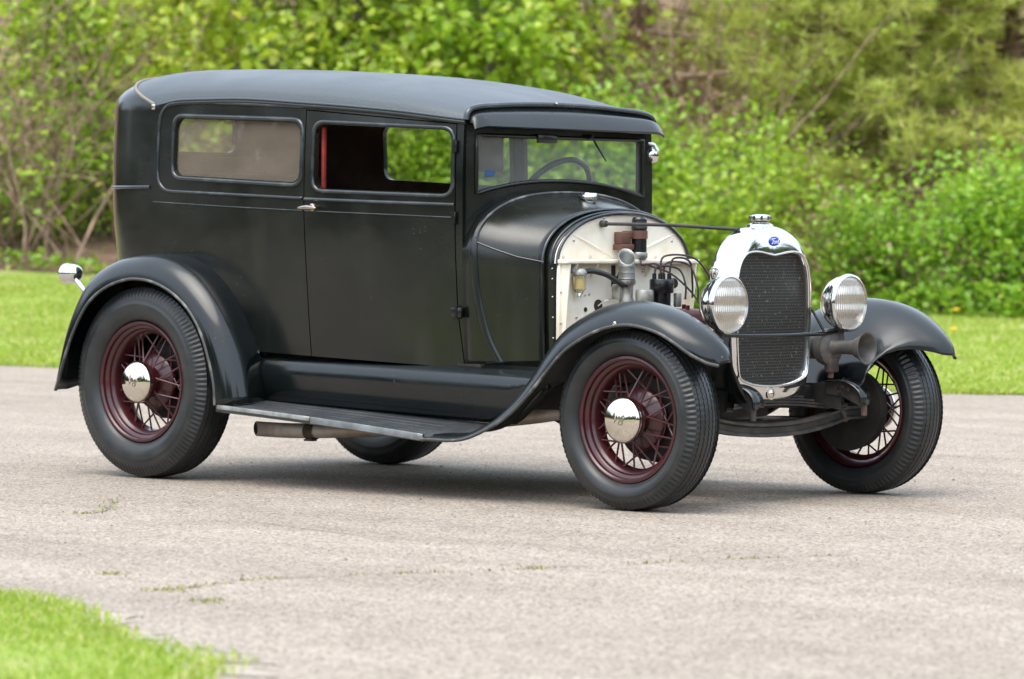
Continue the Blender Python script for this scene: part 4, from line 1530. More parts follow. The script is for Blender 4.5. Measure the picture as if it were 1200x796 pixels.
def front_fender(side):
    st = []
    for i, (c, l, n_) in enumerate(FF):
        yc = 0.70
        C = np.array([c[0], -yc, c[1]]); Lp = np.array([l[0], -l[1], l[2]]); I = np.array([n_[0], -n_[1], n_[2]])
        row = []
        row.append(Lp + np.array([0, 0.012, -0.004]))
        for a in np.linspace(0, math.pi / 2, 9):
            k1, k2 = 1 - math.cos(a), math.sin(a)
            row.append(np.array([Lp[0] + (C[0] - Lp[0]) * (0.5 * k1 + 0.5 * k2), Lp[1] + (C[1] - Lp[1]) * k1, Lp[2] + (C[2] - Lp[2]) * k2]))
        if i == len(FF) - 1:
            inner = [C] + NOSE + [I]
            inner = catmull(inner, 15)[1:]
        elif i < 4:
            inner = bez(C, C + np.array([0, .03, 0.002]), I + np.array([0, -.02, 0]), I, 15)[1:]
        else:
            inner = bez(C, C + np.array([0, .13, -0.005]), I + np.array([0.0, -.085, (C[2] - I[2]) * .30]), I, 15)[1:]
        if i in (9, 10, 11, 12):
            c9, l9, n9 = FF[-1]
            C9 = np.array([c9[0], -yc, c9[1]]); I9 = np.array([n9[0], -n9[1], n9[2]])
            b9 = bez(C9, C9 + np.array([0, .13, -0.005]), I9 + np.array([0.0, -.085, (C9[2] - I9[2]) * .30]), I9, 15)[1:]
            e9 = catmull([C9] + NOSE + [I9], 15)[1:]
            wgt = {9: .08, 10: .25, 11: .5, 12: .8}[i]
            inner = [p + (q - r) * wgt for p, q, r in zip(inner, e9, b9)]
        row += inner
        st.append(row)
    ncol = len(st[0])
    cols = [catmull([s_[j] for s_ in st], 60) for j in range(ncol)]
    rows = [[(p[0], p[1] * (1 if side < 0 else -1), p[2]) for p in col_] for col_ in cols]
    bm = B(); grid(bm, rows)
    f = obj('front_fender', bm, fenderp, CAR, 60)
    solid(f, 0.004, -1 if side < 0 else -1)
    bm = B()
    lipc = cols[1][:]
    tube(bm, [(p[0], (p[1]) * (1 if side < 0 else -1), p[2] - 0.001) for p in lipc], 0.0065, 8)
    obj('fender_bead', bm, edgep, f, 60)
    bm = B()
    lathe(bm, [(0, .006), (.006, .005), (.009, 0)], 'Y', (-0.02, -0.848 if side < 0 else 0.848, 0.695), 12, side)
    obj('fender_bolt', bm, nickel, f, 50)
    # inner shield between fender and frame, below the valance
    return f
FFR = front_fender(-1); FFL = front_fender(1)

RF = [
    ((-3.162, .355), (-3.122, .352), (-3.11, .40)),
    ((-3.118, .575), (-3.045, .535), (-3.085, .60)),
    ((-3.045, .735), (-2.968, .665), (-3.02, .74)),
    ((-2.960, .838), (-2.895, .742), (-2.94, .835)),
    ((-2.830, .900), (-2.795, .796), (-2.82, .895)),
    ((-2.690, .926), (-2.690, .824), (-2.69, .922)),
    ((-2.560, .930), (-2.600, .828), (-2.565, .926)),
    ((-2.450, .906), (-2.500, .812), (-2.47, .905)),
    ((-2.340, .855), (-2.400, .772), (-2.37, .858)),
    ((-2.240, .775), (-2.310, .710), (-2.28, .785)),
    ((-2.155, .672), (-2.235, .618), (-2.20, .685)),
    ((-2.095, .565), (-2.185, .505), (-2.14, .58)),
    ((-2.058, .455), (-2.155, .405), (-2.105, .47)),
    ((-2.035, .335), (-2.148, .322), (-2.085, .335)),
]
def rear_fender(side):
    st = []
    for (c, l, n_) in RF:
        C = np.array([c[0], -.745, c[1]]); Lp = np.array([l[0], -.845, l[1]])
        yi = 0.60 if n_[0] > -2.9 else 0.52
        I = np.array([n_[0], -yi, n_[1]])
        row = [Lp + np.array([0, 0.012, 0.0])]
        for a in np.linspace(0, math.pi / 2, 10):
            k1, k2 = 1 - math.cos(a), math.sin(a)
            row.append(np.array([Lp[0] + (C[0] - Lp[0]) * k2, Lp[1] + (C[1] - Lp[1]) * k1, Lp[2] + (C[2] - Lp[2]) * k2]))
        for t in np.linspace(0, 1, 6)[1:]:
            row.append(C + (I - C) * t + np.array([0, 0, 0.006 * math.sin(math.pi * t)]))
        st.append(row)
    cols = [catmull([s_[j] for s_ in st], 60) for j in range(len(st[0]))]
    sg = 1 if side < 0 else -1
    bm = B(); grid(bm, [[(p[0], p[1] * sg, p[2]) for p in c_] for c_ in cols])
    f = obj('rear_fender', bm, fenderp, CAR, 60)
    solid(f, 0.004)
    bm = B(); tube(bm, [(p[0], p[1] * sg, p[2]) for p in cols[1]], 0.0065, 8)
    obj('fender_bead', bm, edgep, f, 60)
    j0 = [(x, z) for x, z in ((-2.385, .868), (-2.30, .80), (-2.20, .675), (-2.14, .575), (-2.112, .53))]
    bm = B(); tube(bm, on_side(dense(j0, .03, False), side, 0.004), 0.006, 8)
    obj('fender_welt', bm, beadp, f, 60)
    # inner wheel well
    bm = B()
    arch = [( -2.629 + 0.50 * math.cos(a), 0.40 + 0.50 * math.sin(a)) for a in np.linspace(0.05, math.pi - 0.05, 24)]
    prism(bm, arch, side * 0.54, side * 0.552)
    obj('wheel_well', bm, under, f)
    return f
RFR = rear_fender(-1); RFL = rear_fender(1)

# --- running boards and splash aprons
for side in (-1, 1):
    bm = B()
    rows = []
    for x in np.linspace(-2.145, -0.85, 26):
        t = (x + 2.145) / 1.285
        zo = 0.322 - 0.085 * t + 0.006 * math.sin(math.pi * t)
        zi = 0.343 - 0.055 * t
        yo = .842 - max(0, x + 0.97) * 0.5
        rows.append([(x, side * .60, zi - .02), (x, side * .60, zi), (x, side * .70, (zi + zo) / 2 + .002), (x, side * (yo - .007), zo), (x, side * yo, zo - .004), (x, side * yo, zo - .005 - .021 * max(0, min(1, (-0.90 - x) / .07))), (x, side * (yo - .02), zo - .007 - .021 * max(0, min(1, (-0.90 - x) / .07)))])
    grid(bm, rows)
    rb = obj('running_board', bm, boardrub, CAR, 40); solid(rb, 0.004)
    for x0, x1, hh_, mm_ in ((-2.135, -1.605, .013, greyz), (-1.60, -0.99, .022, alu)):
        bm = B()
        rows = []
        for x in np.linspace(x0, x1, 12):
            t = (x + 2.145) / 1.285
            zo = 0.322 - 0.085 * t + 0.006 * math.sin(math.pi * t)
            rows.append([(x, side * .832, zo + .003), (x, side * .845, zo + .003), (x, side * .8465, zo), (x, side * .8465, zo - hh_), (x, side * .842, zo - hh_ - .004)])
        grid(bm, rows)
        o = obj('board_trim', bm, mm_, rb, 30); solid(o, 0.002)
    for yy in (.66, .70, .74, .78, .81):
        bm = B()
        P_ = []
        for x in np.linspace(-2.10, -1.0, 14):
            t = (x + 2.145) / 1.285
            zo = 0.322 - 0.085 * t + 0.006 * math.sin(math.pi * t)
            zi = 0.343 - 0.055 * t
            zm = (zi + zo) / 2 + .002
            z = zi + (zm - zi) * (yy - .6) / .1 if yy < .7 else zm + (zo - zm) * (yy - .7) / .135
            P_.append((x, side * yy, z))
        tube(bm, P_, .0028, 6)
        obj('tread_rib', bm, boardrub, rb, 60)
    bm = B()
    rows = []
    for x in np.linspace(-2.12, -0.545, 36):
        t = (x + 2.12) / 1.52
        zt = 0.512 - 0.033 * t
        zi = max(0.345 - 0.04 * t, float(np.interp(x, [-.83, -.70, -.595, -.505], [.262, .315, .40, .505])) + 0.004)
        zt = max(zt, zi + 0.02)
        rows.append([(x, side * .52, zt + .03), (x, side * .58, zt + .012), (x, side * .625, zt - .004), (x, side * .642, zt - .028 * min(1, (zt - zi) / .17)), (x, side * .642, zt - .07 * min(1, (zt - zi) / .17)), (x, side * .634, min((zt + zi) / 2 - .03 * min(1, (zt - zi) / .17), zt - .07 * min(1, (zt - zi) / .17))), (x, side * .630, zi), (x, side * .60, zi - .02)])
    grid(bm, [[p[0] for p in [r[j:j + 1] for r in rows]] for j in range(8)])
    o = obj('splash_apron', bm, fenderp, CAR, 60); solid(o, 0.003)

# --- chassis
bm = B()
for sgn in (-1, 1):
    pts = [(-3.15, .52), (-2.9, .56), (-2.63, .60), (-2.3, .52), (-2.0, .42), (-1.0, .39), (0.02, .40), (0.14, .425)]
    pc = catmull([(a, 0, b_) for a, b_ in pts], 40)
    y0 = 0.36
    rows = [[(p[0], sgn * (y0 - .02), p[2] + .05) for p in pc], [(p[0], sgn * (y0 + .02), p[2] + .05) for p in pc], [(p[0], sgn * (y0 + .02), p[2] - .05) for p in pc], [(p[0], sgn * (y0 - .02), p[2] - .05) for p in pc]]
    grid(bm, rows, cv=True)
chas = obj('chassis_frame', bm, under, CAR)
for x in (-0.05, -1.3, -2.9):
    bm = B(); box(bm, (x, 0, 0.40 if x > -2 else 0.52), (0.07, 0.72, 0.08), 0.008)
    obj('crossmember', bm, under, chas)
bm = B(); box(bm, (-1.5, 0, 0.33), (1.9, 0.3, 0.1), 0.04); box(bm, (-0.75, 0, 0.36), (0.5, 0.28, 0.2), 0.06)
obj('gearbox', bm, greasy, chas)
bm = B(); box(bm, (-1.38, 0, 0.465), (1.5, 1.16, 0.02))
obj('belly_pan', bm, under, chas)
# front frame horns with curved covers
for side in (-1, 1):
    cov = [(0.06, .455), (0.12, .462), (0.18, .455), (0.225, .435), (0.25, .405), (0.252, .375)]
    cov = catmull([(a, 0, b_) for a, b_ in cov], 20)
    bm = B()
    prism(bm, [(p[0], p[2]) for p in cov] + [(0.235, .36), (0.20, .375), (0.14, .40), (0.06, .41)], side * .335, side * .355)
    fh = obj('frame_horn', bm, greasy, CAR)
    bm = B()
    grid(bm, [[(p[0], side * .30, p[2] + .004) for p in cov], [(p[0], side * .365, p[2] + .004) for p in cov]])
    o = obj('horn_cover', bm, fenderp, fh, 50); solid(o, .006)
    for (x, z) in ((.11, .435), (.14, .44), (.12, .42), (.17, .43)):
        bm = B(); lathe(bm, [(0, .008), (.008, .007), (.009, 0)], 'Y', (x, side * .335, z), 6, -side)
        obj('bolt', bm, rustm, fh)
    bm = B(); tube(bm, [(0.235, side * .345, .37), (0.235, side * .345, .33)], .012, 10)
    obj('bumper_bolt', bm, rustm, fh)
    # steering arm, spring shackle, friction shock
    bm = B(); tube(bm, [(0.06, side * .46, .30), (0.06, side * .43, .345), (0.06, side * .38, .36)], .012, 10)
    obj('spring_shackle', bm, rustm, fh)
bm = B()
rows = []
ay = np.linspace(-0.66, 0.66, 41)
def axz(y): return 0.278 + 0.052 * (abs(y) / 0.45) ** 2.2 if abs(y) < 0.45 else 0.33 + 0.02 * (abs(y) - .45)
sec = [(.024, .026), (.024, .016), (.008, .010), (.008, -.010), (.024, -.016), (.024, -.026), (-.024, -.026), (-.024, -.016), (-.008, -.010), (-.008, .010), (-.024, .016), (-.024, .026)]
for y in ay:
    rows.append([(0.05 + a, y, axz(y) + b_) for a, b_ in sec])
V_ = grid(bm, rows, cu=True)
bm.faces.new(V_[0]); bm.faces.new(V_[-1])
ax = obj('front_axle', bm, greasy, CAR, 30)
for k in range(5):
    bm = B()
    L_ = 0.42 - 0.07 * k
    rows = []
    for y in np.linspace(-L_, L_, 20):
        z = 0.375 + 0.011 * k - 0.03 * (y / 0.42) ** 2
        rows.append([(0.0, y, z - .004), (0.045, y, z - .004), (0.045, y, z + .004), (0.0, y, z + .004)])
    V_ = grid(bm, rows, cu=True); bm.faces.new(V_[0]); bm.faces.new(V_[-1])
    obj('spring_leaf', bm, greasy, ax, 30)
bm = B(); tube(bm, [(-0.10, -0.60, .30), (-0.10, 0.60, .30)], .011, 10)
obj('tie_rod', bm, greasy, ax, 40)
for sgn in (-1, 1):
    bm = B(); tube(bm, [(0.03, sgn * .45, .30), (-0.9, sgn * .08, .29)], .016, 10)
    obj('radius_rod', bm, greasy, ax, 40)
bm = B()
lathe(bm, [(0.035, -0.62), (0.04, -0.3), (0.06, -0.16), (0.14, -0.10), (0.14, 0.10), (0.06, 0.16), (0.04, 0.3), (0.035, 0.62)], 'Y', (-2.629, 0, 0.40), 24)
obj('rear_axle', bm, greasy, CAR, 40)
# exhaust
bm = B()
pc = catmull([(-2.305, -.50, .212), (-2.0, -.50, .213), (-1.6, -.48, .235), (-1.2, -.42, .27), (-0.7, -.30, .34), (-0.6, -.24, .45)], 40)
tube(bm, pc, 0.027, 20, caps=False)
bm.verts.ensure_lookup_table()
for v in bm.verts:
    v.co.x = max(v.co.x, -2.305 + (-0.50 - v.co.y + .027) * 1.6)
ex = obj('exhaust_pipe', bm, pipem, CAR, 50); ex.data.materials.clear(); ex.data.materials.append(dark); ex.data.materials.append(pipem)
solid(ex, 0.004, -1, 1).material_offset_rim = 1  # inner wall coloured near-black for the shade in the pipe
bm = B()
tube(bm, pc[:6], 0.0215, 18, caps=True)
bm.verts.ensure_lookup_table()
for v in bm.verts:
    v.co.x = max(v.co.x, -2.290 + (-0.50 - v.co.y + .027) * 1.6)
obj('bore_shade_plug', bm, dark, ex, 50)  # added dark plug, paints the shade seen in the open end
bm = B()
lathe(bm, [(.033, 0), (.036, .005), (.036, .045), (.033, .05)], 'X', (-1.96, -.50, .214), 20)
for x in (-1.945, -1.925):
    tube(bm, [(x, -.515, .175), (x, -.515, .25)], .005, 8)
box(bm, (-1.935, -.51, .178), (.045, .03, .008))
tube(bm, [(-1.95, -.50, .25), (-1.90, -.46, .38)], .008, 8)
tube(bm, [(-1.45, -.47, .20), (-1.45, -.45, .40)], .008, 8)
obj('exhaust_clamp', bm, rustm, ex, 40)
# rear lamp on its arm
bm = B()
tube(bm, catmull([(-3.16, -.60, .72), (-3.24, -.585, .775), (-3.30, -.57, .815), (-3.325, -.565, .835)], 12), 0.011, 10)
lathe(bm, [(0, .045), (.02, .043), (.034, .03), (.041, .008), (.042, -.03), (.044, -.034), (.044, -.044), (.040, -.046)], 'X', (-3.335, -.56, .842), 28)
tl = obj('rear_lamp', bm, chrome, CAR, 50)
bm = B(); lathe(bm, [(.040, -.046), (.025, -.055), (0, -.058)], 'X', (-3.335, -.56, .842), 24)
obj('lamp_lens', bm, mat('red_lens', (0.35, 0.01, 0.01), 0.1), tl, 50)

# --- steering wheel
sc_ = Vector((-1.40, 0.355, 1.152))
nx = Vector((-0.85, 0, 0.53)).normalized()
ux = Vector((0, 1, 0)); vx = nx.cross(ux)
bm = B()
tube(bm, [sc_ + (ux * math.cos(a) + vx * math.sin(a)) * 0.212 for a in np.linspace(0, TAU, 48, endpoint=False)], 0.0125, 10, True)
stw = obj('steering_wheel', bm, bake, CAR, 60)
for k in range(3):
    a = TAU * k / 3 + math.pi / 2
    bm = B(); tube(bm, [sc_ - nx * 0.03, sc_ + (ux * math.cos(a) + vx * math.sin(a)) * 0.205], 0.009, 8)
    obj('spoke', bm, bake, stw, 60)
bm = B(); tube(bm, [sc_ - nx * 0.02, sc_ - nx * 0.55], 0.02, 12)
obj('steering_column', bm, bake, stw, 60)
bm = B(); box(bm, (-1.11, 0, 1.10), (0.05, 1.04, 0.12), 0.015)
obj('dashboard', bm, paint, CAR)

# --- wheels
def tyre_mesh(Rr, W, rim):
    h = W / 2
    prof = [(rim - .008, .40 * h), (rim + .003, .56 * h), (rim + .010, .76 * h), (rim + .020, .88 * h), (rim + (Rr - rim) * .30, .985 * h), (rim + (Rr - rim) * .48, 1.0 * h),
            (rim + (Rr - rim) * .52, 1.0 * h), (rim + (Rr - rim) * .535, .985 * h), (rim + (Rr - rim) * .63, .965 * h)]
    shoulder = [(rim + (Rr - rim) * .70, .945 * h), (rim + (Rr - rim) * .78, .905 * h), (rim + (Rr - rim) * .86, .84 * h), (rim + (Rr - rim) * .925, .765 * h), (rim + (Rr - rim) * .955, .715 * h)]
    tr_ = []
    te = .70 * h
    nr = 5
    edges = np.linspace(te, -te, nr * 2 + 2)
    # ribs
    ribs = 6
    wrib = 2 * te / ribs
    for k in range(ribs):
        a0 = te - k * wrib
        cr_ = lambda a: Rr - 0.012 * (a / te) ** 2
        g = 0.0028
        tr_ += [(cr_(a0) - 0.005, a0 - g * .4, 'g'), (cr_(a0), a0 - g, 't'), (cr_(a0 - wrib), a0 - wrib + g, 't'), (cr_(a0 - wrib) - 0.005, a0 - wrib + g * .4, 'g')]
    seq = [(r, a, 'p') for r, a in prof] + [(r, a, 's') for r, a in shoulder] + [(r, a, k) for r, a, k in tr_] + [(r, -a, 's') for r, a in shoulder[::-1]] + [(r, -a, 'p') for r, a in prof[::-1]]
    nl = int(round(TAU * Rr / 0.0215))
    per = 4
    segs = nl * per
    bm = B()
    rows = []
    for i, (r, a, k) in enumerate(seq):
        row = []
        for s_ in range(segs):
            t = TAU * s_ / segs
            ph = s_ % per
            rr, aa = r, a
            if k == 's':
                dpt = 0.0055 if ph in (0, 1) else 0.0
                idx = [abs(r - q[0]) < 1e-9 for q in shoulder].index(True)
                dpt *= (0.0, 1, 1, .8, 0.2)[idx]
                rr -= dpt * .7
                aa -= math.copysign(dpt * .8, a)
            elif k in 'tg':
                aa += 0.0016 * (1 if ph in (0, 1) else -1)
            row.append((rr * math.cos(t), aa, rr * math.sin(t)))
        rows.append(row)
    grid(bm, rows, cu=True)
    return bm

def rim_bm(rim, W, dz):
    h = W / 2
    f = dz
    p = [(rim - .003, f - .022), (rim + .005, f - .006), (rim + .003, f), (rim - .004, f + .001), (rim - .009, f - .004), (rim - .011, f - .016), (rim - .021, f - .021), (rim - .024, f - .024), (rim - .027, f - .034), (rim - .037, f - .041), (rim - .043, f - .056), (rim - .045, -.2 * h), (rim - .026, -.3 * h), (rim - .018, -.58 * h), (rim - .006, -f), (rim + .004, -f + .006)]
    bm = B(); lathe(bm, p, 'Y', (0, 0, 0), 72)
    return bm

def make_wheel(c, side, Rr, W, rim, indiv):
    """local +Y is the outboard side, turned round for the right of the car"""
    off = 0.0225 if Rr < .37 else 0.0335
    hub_bm = B()
    lathe(hub_bm, [(r_q, a_q + off) for r_q, a_q in [(0.0, .058), (.083, .058), (.085, .050), (.084, .040), (.066, .032), (.060, .015), (.066, -.005), (.090, -.018), (.112, -.026), (.118, -.034), (.118, -.044), (.108, -.048), (.102, -.060), (.0, -.062)]], 'Y', (0, 0, 0), 48)
    wo = obj('wheel', hub_bm, maroon, CAR, 40)
    wo.location = SHIFT + Vector(c)
    if side < 0:
        wo.rotation_euler = (0, 0, math.pi)
    hh = W / 2
    t = obj('tyre', tyre_mesh(Rr, W, rim), rubber, wo, 50)
    r_ = obj('rim', rim_bm(rim, W, 0.066 if Rr < .37 else 0.081), maroon, wo, 35)
    solid(r_, 0.003, 0)
    bm = B()
    lathe(bm, [(r_q, a_q + off) for r_q, a_q in [(.084, .056), (.087, .060), (.087, .070), (.083, .078), (.076, .083), (.070, .087), (.060, .0885), (.056, .0915), (.044, .0925), (.040, .0955), (.026, .0962), (.022, .098), (.0, .0985)]], 'Y', (0, 0, 0), 56)
    obj('hubcap', bm, capm, wo, 45)
    mwx = Matrix(((-1, 0, 0, 0), (0, 0, 1, 0.0975 + off), (0, 1, 0, 0), (0, 0, 0, 1)))
    lettering('hubcap_emblem', 'V8', 0.048, bronze, mwx @ Matrix.Rotation(0.3 * side, 4, 'Z'), wo, 0.15, 0.0016)
    bm = B(); lathe(bm, [(0, -.055), (.150, -.057), (.156, -.062), (.156, -.105), (.150, -.110), (.165, -.112), (.165, -.118), (0, -.12)], 'Y', (0, 0, 0), 48)
    obj('brake_drum', bm, under, wo, 40)
    ns = 32
    allbm = B() if not indiv else None
    for k in range(ns):
        a = TAU * (k + .25) / ns
        grp = k % 4
        if grp in (0, 2):     # outer flange, crossing
            r0, y0, da = 0.064, 0.030 + off, 0.34 if grp == 0 else -0.34
            y1 = -0.004
        else:
            r0, y0, da = 0.112, -0.036 + off, 0.42 if grp == 1 else -0.42
            y1 = 0.012
        r1 = rim - 0.043
        p0 = (r0 * math.cos(a - da), y0, r0 * math.sin(a - da))
        p1 = (r1 * math.cos(a + da * .2), y1, r1 * math.sin(a + da * .2))
        bm = B() if indiv else allbm
        tube(bm, [p0, p1], 0.0038, 6)
        if indiv:
            obj('spoke', bm, spokem, wo, 60)
    if not indiv:
        tag(obj('spokes', allbm, spokem, wo, 60), kind='stuff')
    return wo
make_wheel((-.025, -.70, .339), -1, .338, .186, .231, True)
make_wheel((-2.656, -.705, .401), -1, .40, .210, .246, True)
make_wheel((-.025, .70, .339), 1, .338, .186, .231, True)
make_wheel((-2.656, .705, .401), 1, .40, .210, .246, False)

# ================================================================== woods
maple_m = leaf_mat('maple_leaves', (0.24, 0.38, 0.02), (0.55, 0.64, 0.06), 0.5, c3=(0.68, 0.65, 0.14))
shrub_m = leaf_mat('shrub_leaves', (0.18, 0.35, 0.02), (0.42, 0.58, 0.05), 0.45)
herb_m = leaf_mat('herb_leaves', (0.15, 0.31, 0.018), (0.36, 0.52, 0.04), 0.45, c3=(0.55, 0.55, 0.11))
pine_m = leaf_mat('pine_needles', (0.32, 0.42, 0.06), (0.60, 0.64, 0.14), 0.45, c3=(0.70, 0.62, 0.24))
dry_m = leaf_mat('dry_leaves', (0.22, 0.125, 0.075), (0.40, 0.26, 0.165), 0.3)
deep_m = leaf_mat('deep_wood_leaves', (0.13, 0.24, 0.02), (0.34, 0.47, 0.045), 0.45, c3=(0.30, 0.20, 0.12))
farw_m = leaf_mat('far_wood_leaves', (0.035, 0.055, 0.018), (0.13, 0.17, 0.05), 0.35, c3=(0.12, 0.08, 0.055))
barkm = mat('grey_bark', (0.16, 0.135, 0.115), 0.95, col2=(0.085, 0.068, 0.056), nscale=14, bump=0.8, bscale=30, bdist=0.03)
barkb = mat('brown_bark', (0.22, 0.125, 0.08), 0.95, col2=(0.085, 0.05, 0.035), nscale=14, bump=0.8, bscale=30, bdist=0.03)
twigm = mat('dry_twigs', (0.36, 0.25, 0.175), 0.9, col2=(0.15, 0.095, 0.065), nscale=6)

class Wood:
    """collects tapered limbs as triangle-free tubes in numpy"""
    def __init__(s): s.V = []; s.F = []
    def limb(s, pts, r0, r1, seg=6):
        pts = np.array(pts, float); n = len(pts)
        base = len(s.V)
        for i in range(n):
            t = pts[min(i + 1, n - 1)] - pts[max(i - 1, 0)]
            t /= np.linalg.norm(t) + 1e-9
            u = np.cross(t, [0.3, 0.9, 0.2]); u /= np.linalg.norm(u) + 1e-9
            v = np.cross(t, u)
            r = r0 + (r1 - r0) * i / (n - 1)
            for k in range(seg):
                a = TAU * k / seg
                s.V.append(pts[i] + (u * math.cos(a) + v * math.sin(a)) * r)
        for i in range(n - 1):
            for k in range(seg):
                k2 = (k + 1) % seg
                s.F.append((base + i * seg + k, base + i * seg + k2, base + (i + 1) * seg + k2, base + (i + 1) * seg + k))
    def mesh(s, name, m):
        me = np_mesh(name, np.array(s.V), np.array(s.F), m, 4)
        me.polygons.foreach_set('use_smooth', np.ones(len(s.F), bool))
        return me

def wander(p, d, L_, n, curl, droop=0.0):
    pts = [np.array(p, float)]
    d = np.array(d, float); d /= np.linalg.norm(d)
    for k in range(n):
        d = d + rng.normal(0, curl, 3) + np.array([0, 0, -droop])
        d /= np.linalg.norm(d)
        pts.append(pts[-1] + d * L_ / n)
    return pts

def sapling(h, spread, nl, per, leaf, m, bark, low=0.12, flatness=0.22, stems=1, rad=0.05, zsq=0.4):
    wd = Wood()
    cen = []
    for s_ in range(stems):
        b0 = rng.normal(0, 0.12 if stems > 1 else 0, 3); b0[2] = -0.1
        d0 = rng.normal(0, 0.12 if stems == 1 else 0.35, 3); d0[2] = 1
        tr = wander(b0, d0, h * rng.uniform(0.85, 1.0), 12, 0.06)
        wd.limb(tr, rad, rad * 0.15)
        for k in range(nl // stems):
            u = low + (0.98 - low) * rng.uniform() ** 0.85
            i = int(u * 11)
            p = tr[i] + (tr[i + 1] - tr[i]) * (u * 11 - i)
            a = rng.uniform(0, TAU)
            L_ = spread * (1.15 - 0.75 * u) * rng.uniform(0.6, 1.15)
            br = wander(p, (math.cos(a), math.sin(a), 0.35), L_, 7, 0.16, 0.05)
            wd.limb(br, rad * 0.32, rad * 0.06, 5)
            for q in (3, 4, 5, 6, 7):
                cen.append((br[q], 0.24 + 0.1 * rng.uniform()))
                if rng.uniform() < 0.5:
                    tw = wander(br[q], rng.normal(0, 1, 3) + np.array([math.cos(a), math.sin(a), 0]), L_ * 0.3, 4, 0.2, 0.06)
                    wd.limb(tw, rad * 0.1, rad * 0.03, 4)
                    cen.append((tw[-1], 0.18))
    C = []
    for p, r in cen:
        n = rng.poisson(per * (1 if r > .2 else .6))
        # a spray: flat tilted disc of leaves
        g = rng.normal(0, 1, (n, 3)) * np.array([r, r, r * zsq])
        g[:, 2] -= 0.25 * (g[:, 0] ** 2 + g[:, 1] ** 2) / max(r, .01)
        C.append(p + g)
    C = np.concatenate(C)
    C = C[C[:, 2] > 0.02]
    V, F = leaves(C, leaf, flatness)
    return wd.mesh('trunk', bark), np_mesh('crown', V, F, m, 4)

def pine(h, spread, nl, per):
    wd = Wood()
    tr = wander((0, 0, -0.2), (0, 0, 1), h, 12, 0.02)
    wd.limb(tr, 0.11, 0.03, 8)
    cen = []
    for k in range(nl):
        u = 0.10 + 0.88 * rng.uniform()
        i = int(u * 11)
        p = tr[i] + (tr[i + 1] - tr[i]) * (u * 11 - i)
        a = rng.uniform(0, TAU)
        L_ = spread * (1.2 - 0.85 * u) * rng.uniform(0.6, 1.1)
        br = wander(p, (math.cos(a), math.sin(a), 0.1), L_, 8, 0.08, -0.02)
        wd.limb(br, 0.022, 0.006, 5)
        for q in range(3, 9):
            for j in range(3):
                cen.append(br[q] + rng.normal(0, 0.11, 3) * np.array([1, 1, .6]))
    cen = np.array(cen)
    # needles: thin triangles bursting from each tuft
    n = len(cen) * per
    C = np.repeat(cen, per, 0)
    d = rng.normal(size=(n, 3)); d[:, 2] += 0.35
    d /= np.linalg.norm(d, axis=1)[:, None]
    L_ = rng.uniform(0.10, 0.22, n)[:, None]
    sd = np.cross(d, rng.normal(size=(n, 3))); sd /= np.linalg.norm(sd, axis=1)[:, None]
    V = np.stack([C - sd * 0.007, C + sd * 0.007, C + d * L_], 1).reshape(-1, 3)
    F = np.arange(n * 3).reshape(-1, 3)
    return wd.mesh('trunk', barkb), np_mesh('crown', V, F, pine_m, 3)

def brush(h, n, spread, m, sprinkle=None, leaf=0.07, r=0.012):
    wd = Wood(); tips = []
    for k in range(n):
        a = rng.uniform(0, TAU)
        p = (rng.normal(0, spread), rng.normal(0, spread * .5), -0.05)
        st = wander(p, (math.cos(a) * .6, math.sin(a) * .6, rng.uniform(0.5, 1.3)), h * rng.uniform(0.5, 1.2), 9, 0.13, 0.05)
        wd.limb(st, r * rng.uniform(.5, 1.2), r * 0.25, 5)
        for j in range(3):
            q = int(rng.integers(3, 9))
            tw = wander(st[q], rng.normal(0, 1, 3), h * 0.25, 5, 0.2, 0.04)
            wd.limb(tw, r * 0.35, r * 0.12, 4)
            tips += tw[2:]
    me = wd.mesh('stems', m)
    lm = None
    if sprinkle:
        mm, per = sprinkle
        C = np.concatenate([t + rng.normal(0, 0.09, (rng.poisson(per) + 1, 3)) for t in tips])
        C = C[C[:, 2] > 0]
        V, F = leaves(C, leaf, 0.5)
        lm = np_mesh('leaves', V, F, mm, 4)
    return me, lm

def plant(name, meshes, s, d, rz, sc, label, cat, group, dz=0.0, names=('trunk', 'crown')):
    e = bpy.data.objects.new(name, None)
    COL.objects.link(e)
    e.location = wpos(s, d, hgt(s, d) + dz)
    e.rotation_euler = (0, 0, rz)
    e.scale = (sc, sc, sc)
    e.empty_display_size = 0.3
    tag(e, label, cat, group)
    for nm, me in zip(names, meshes):
        if me is None: continue
        c = bpy.data.objects.new(nm, me)
        COL.objects.link(c)
        c.parent = e
    return e

MP = [sapling(4.6, 1.25, 40, 12, 0.118, maple_m, barkm, 0.12, 0.22, 1, 0.05, 0.26) for k in range(3)]
SH = [sapling(2.3, 0.95, 36, 12, 0.078, shrub_m, barkm, 0.03, 0.35, 4, 0.022, 0.7) for k in range(2)]
PN = [pine(5.4, 1.9, 130, 16) for k in range(2)]
BR = [brush(3.3, 46, 0.55, twigm, (herb_m, 0.35), 0.08, 0.014), brush(1.5, 44, 0.5, twigm, (dry_m, 0.9), 0.07, 0.008)]

def S(u, d): return (u - 600) * d / 4500.0
G_M, G_S, G_P, G_B = 'maple saplings along the wood edge', 'leafy shrubs at the foot of the bank', 'pines on the bank', 'bare brush at the wood edge'
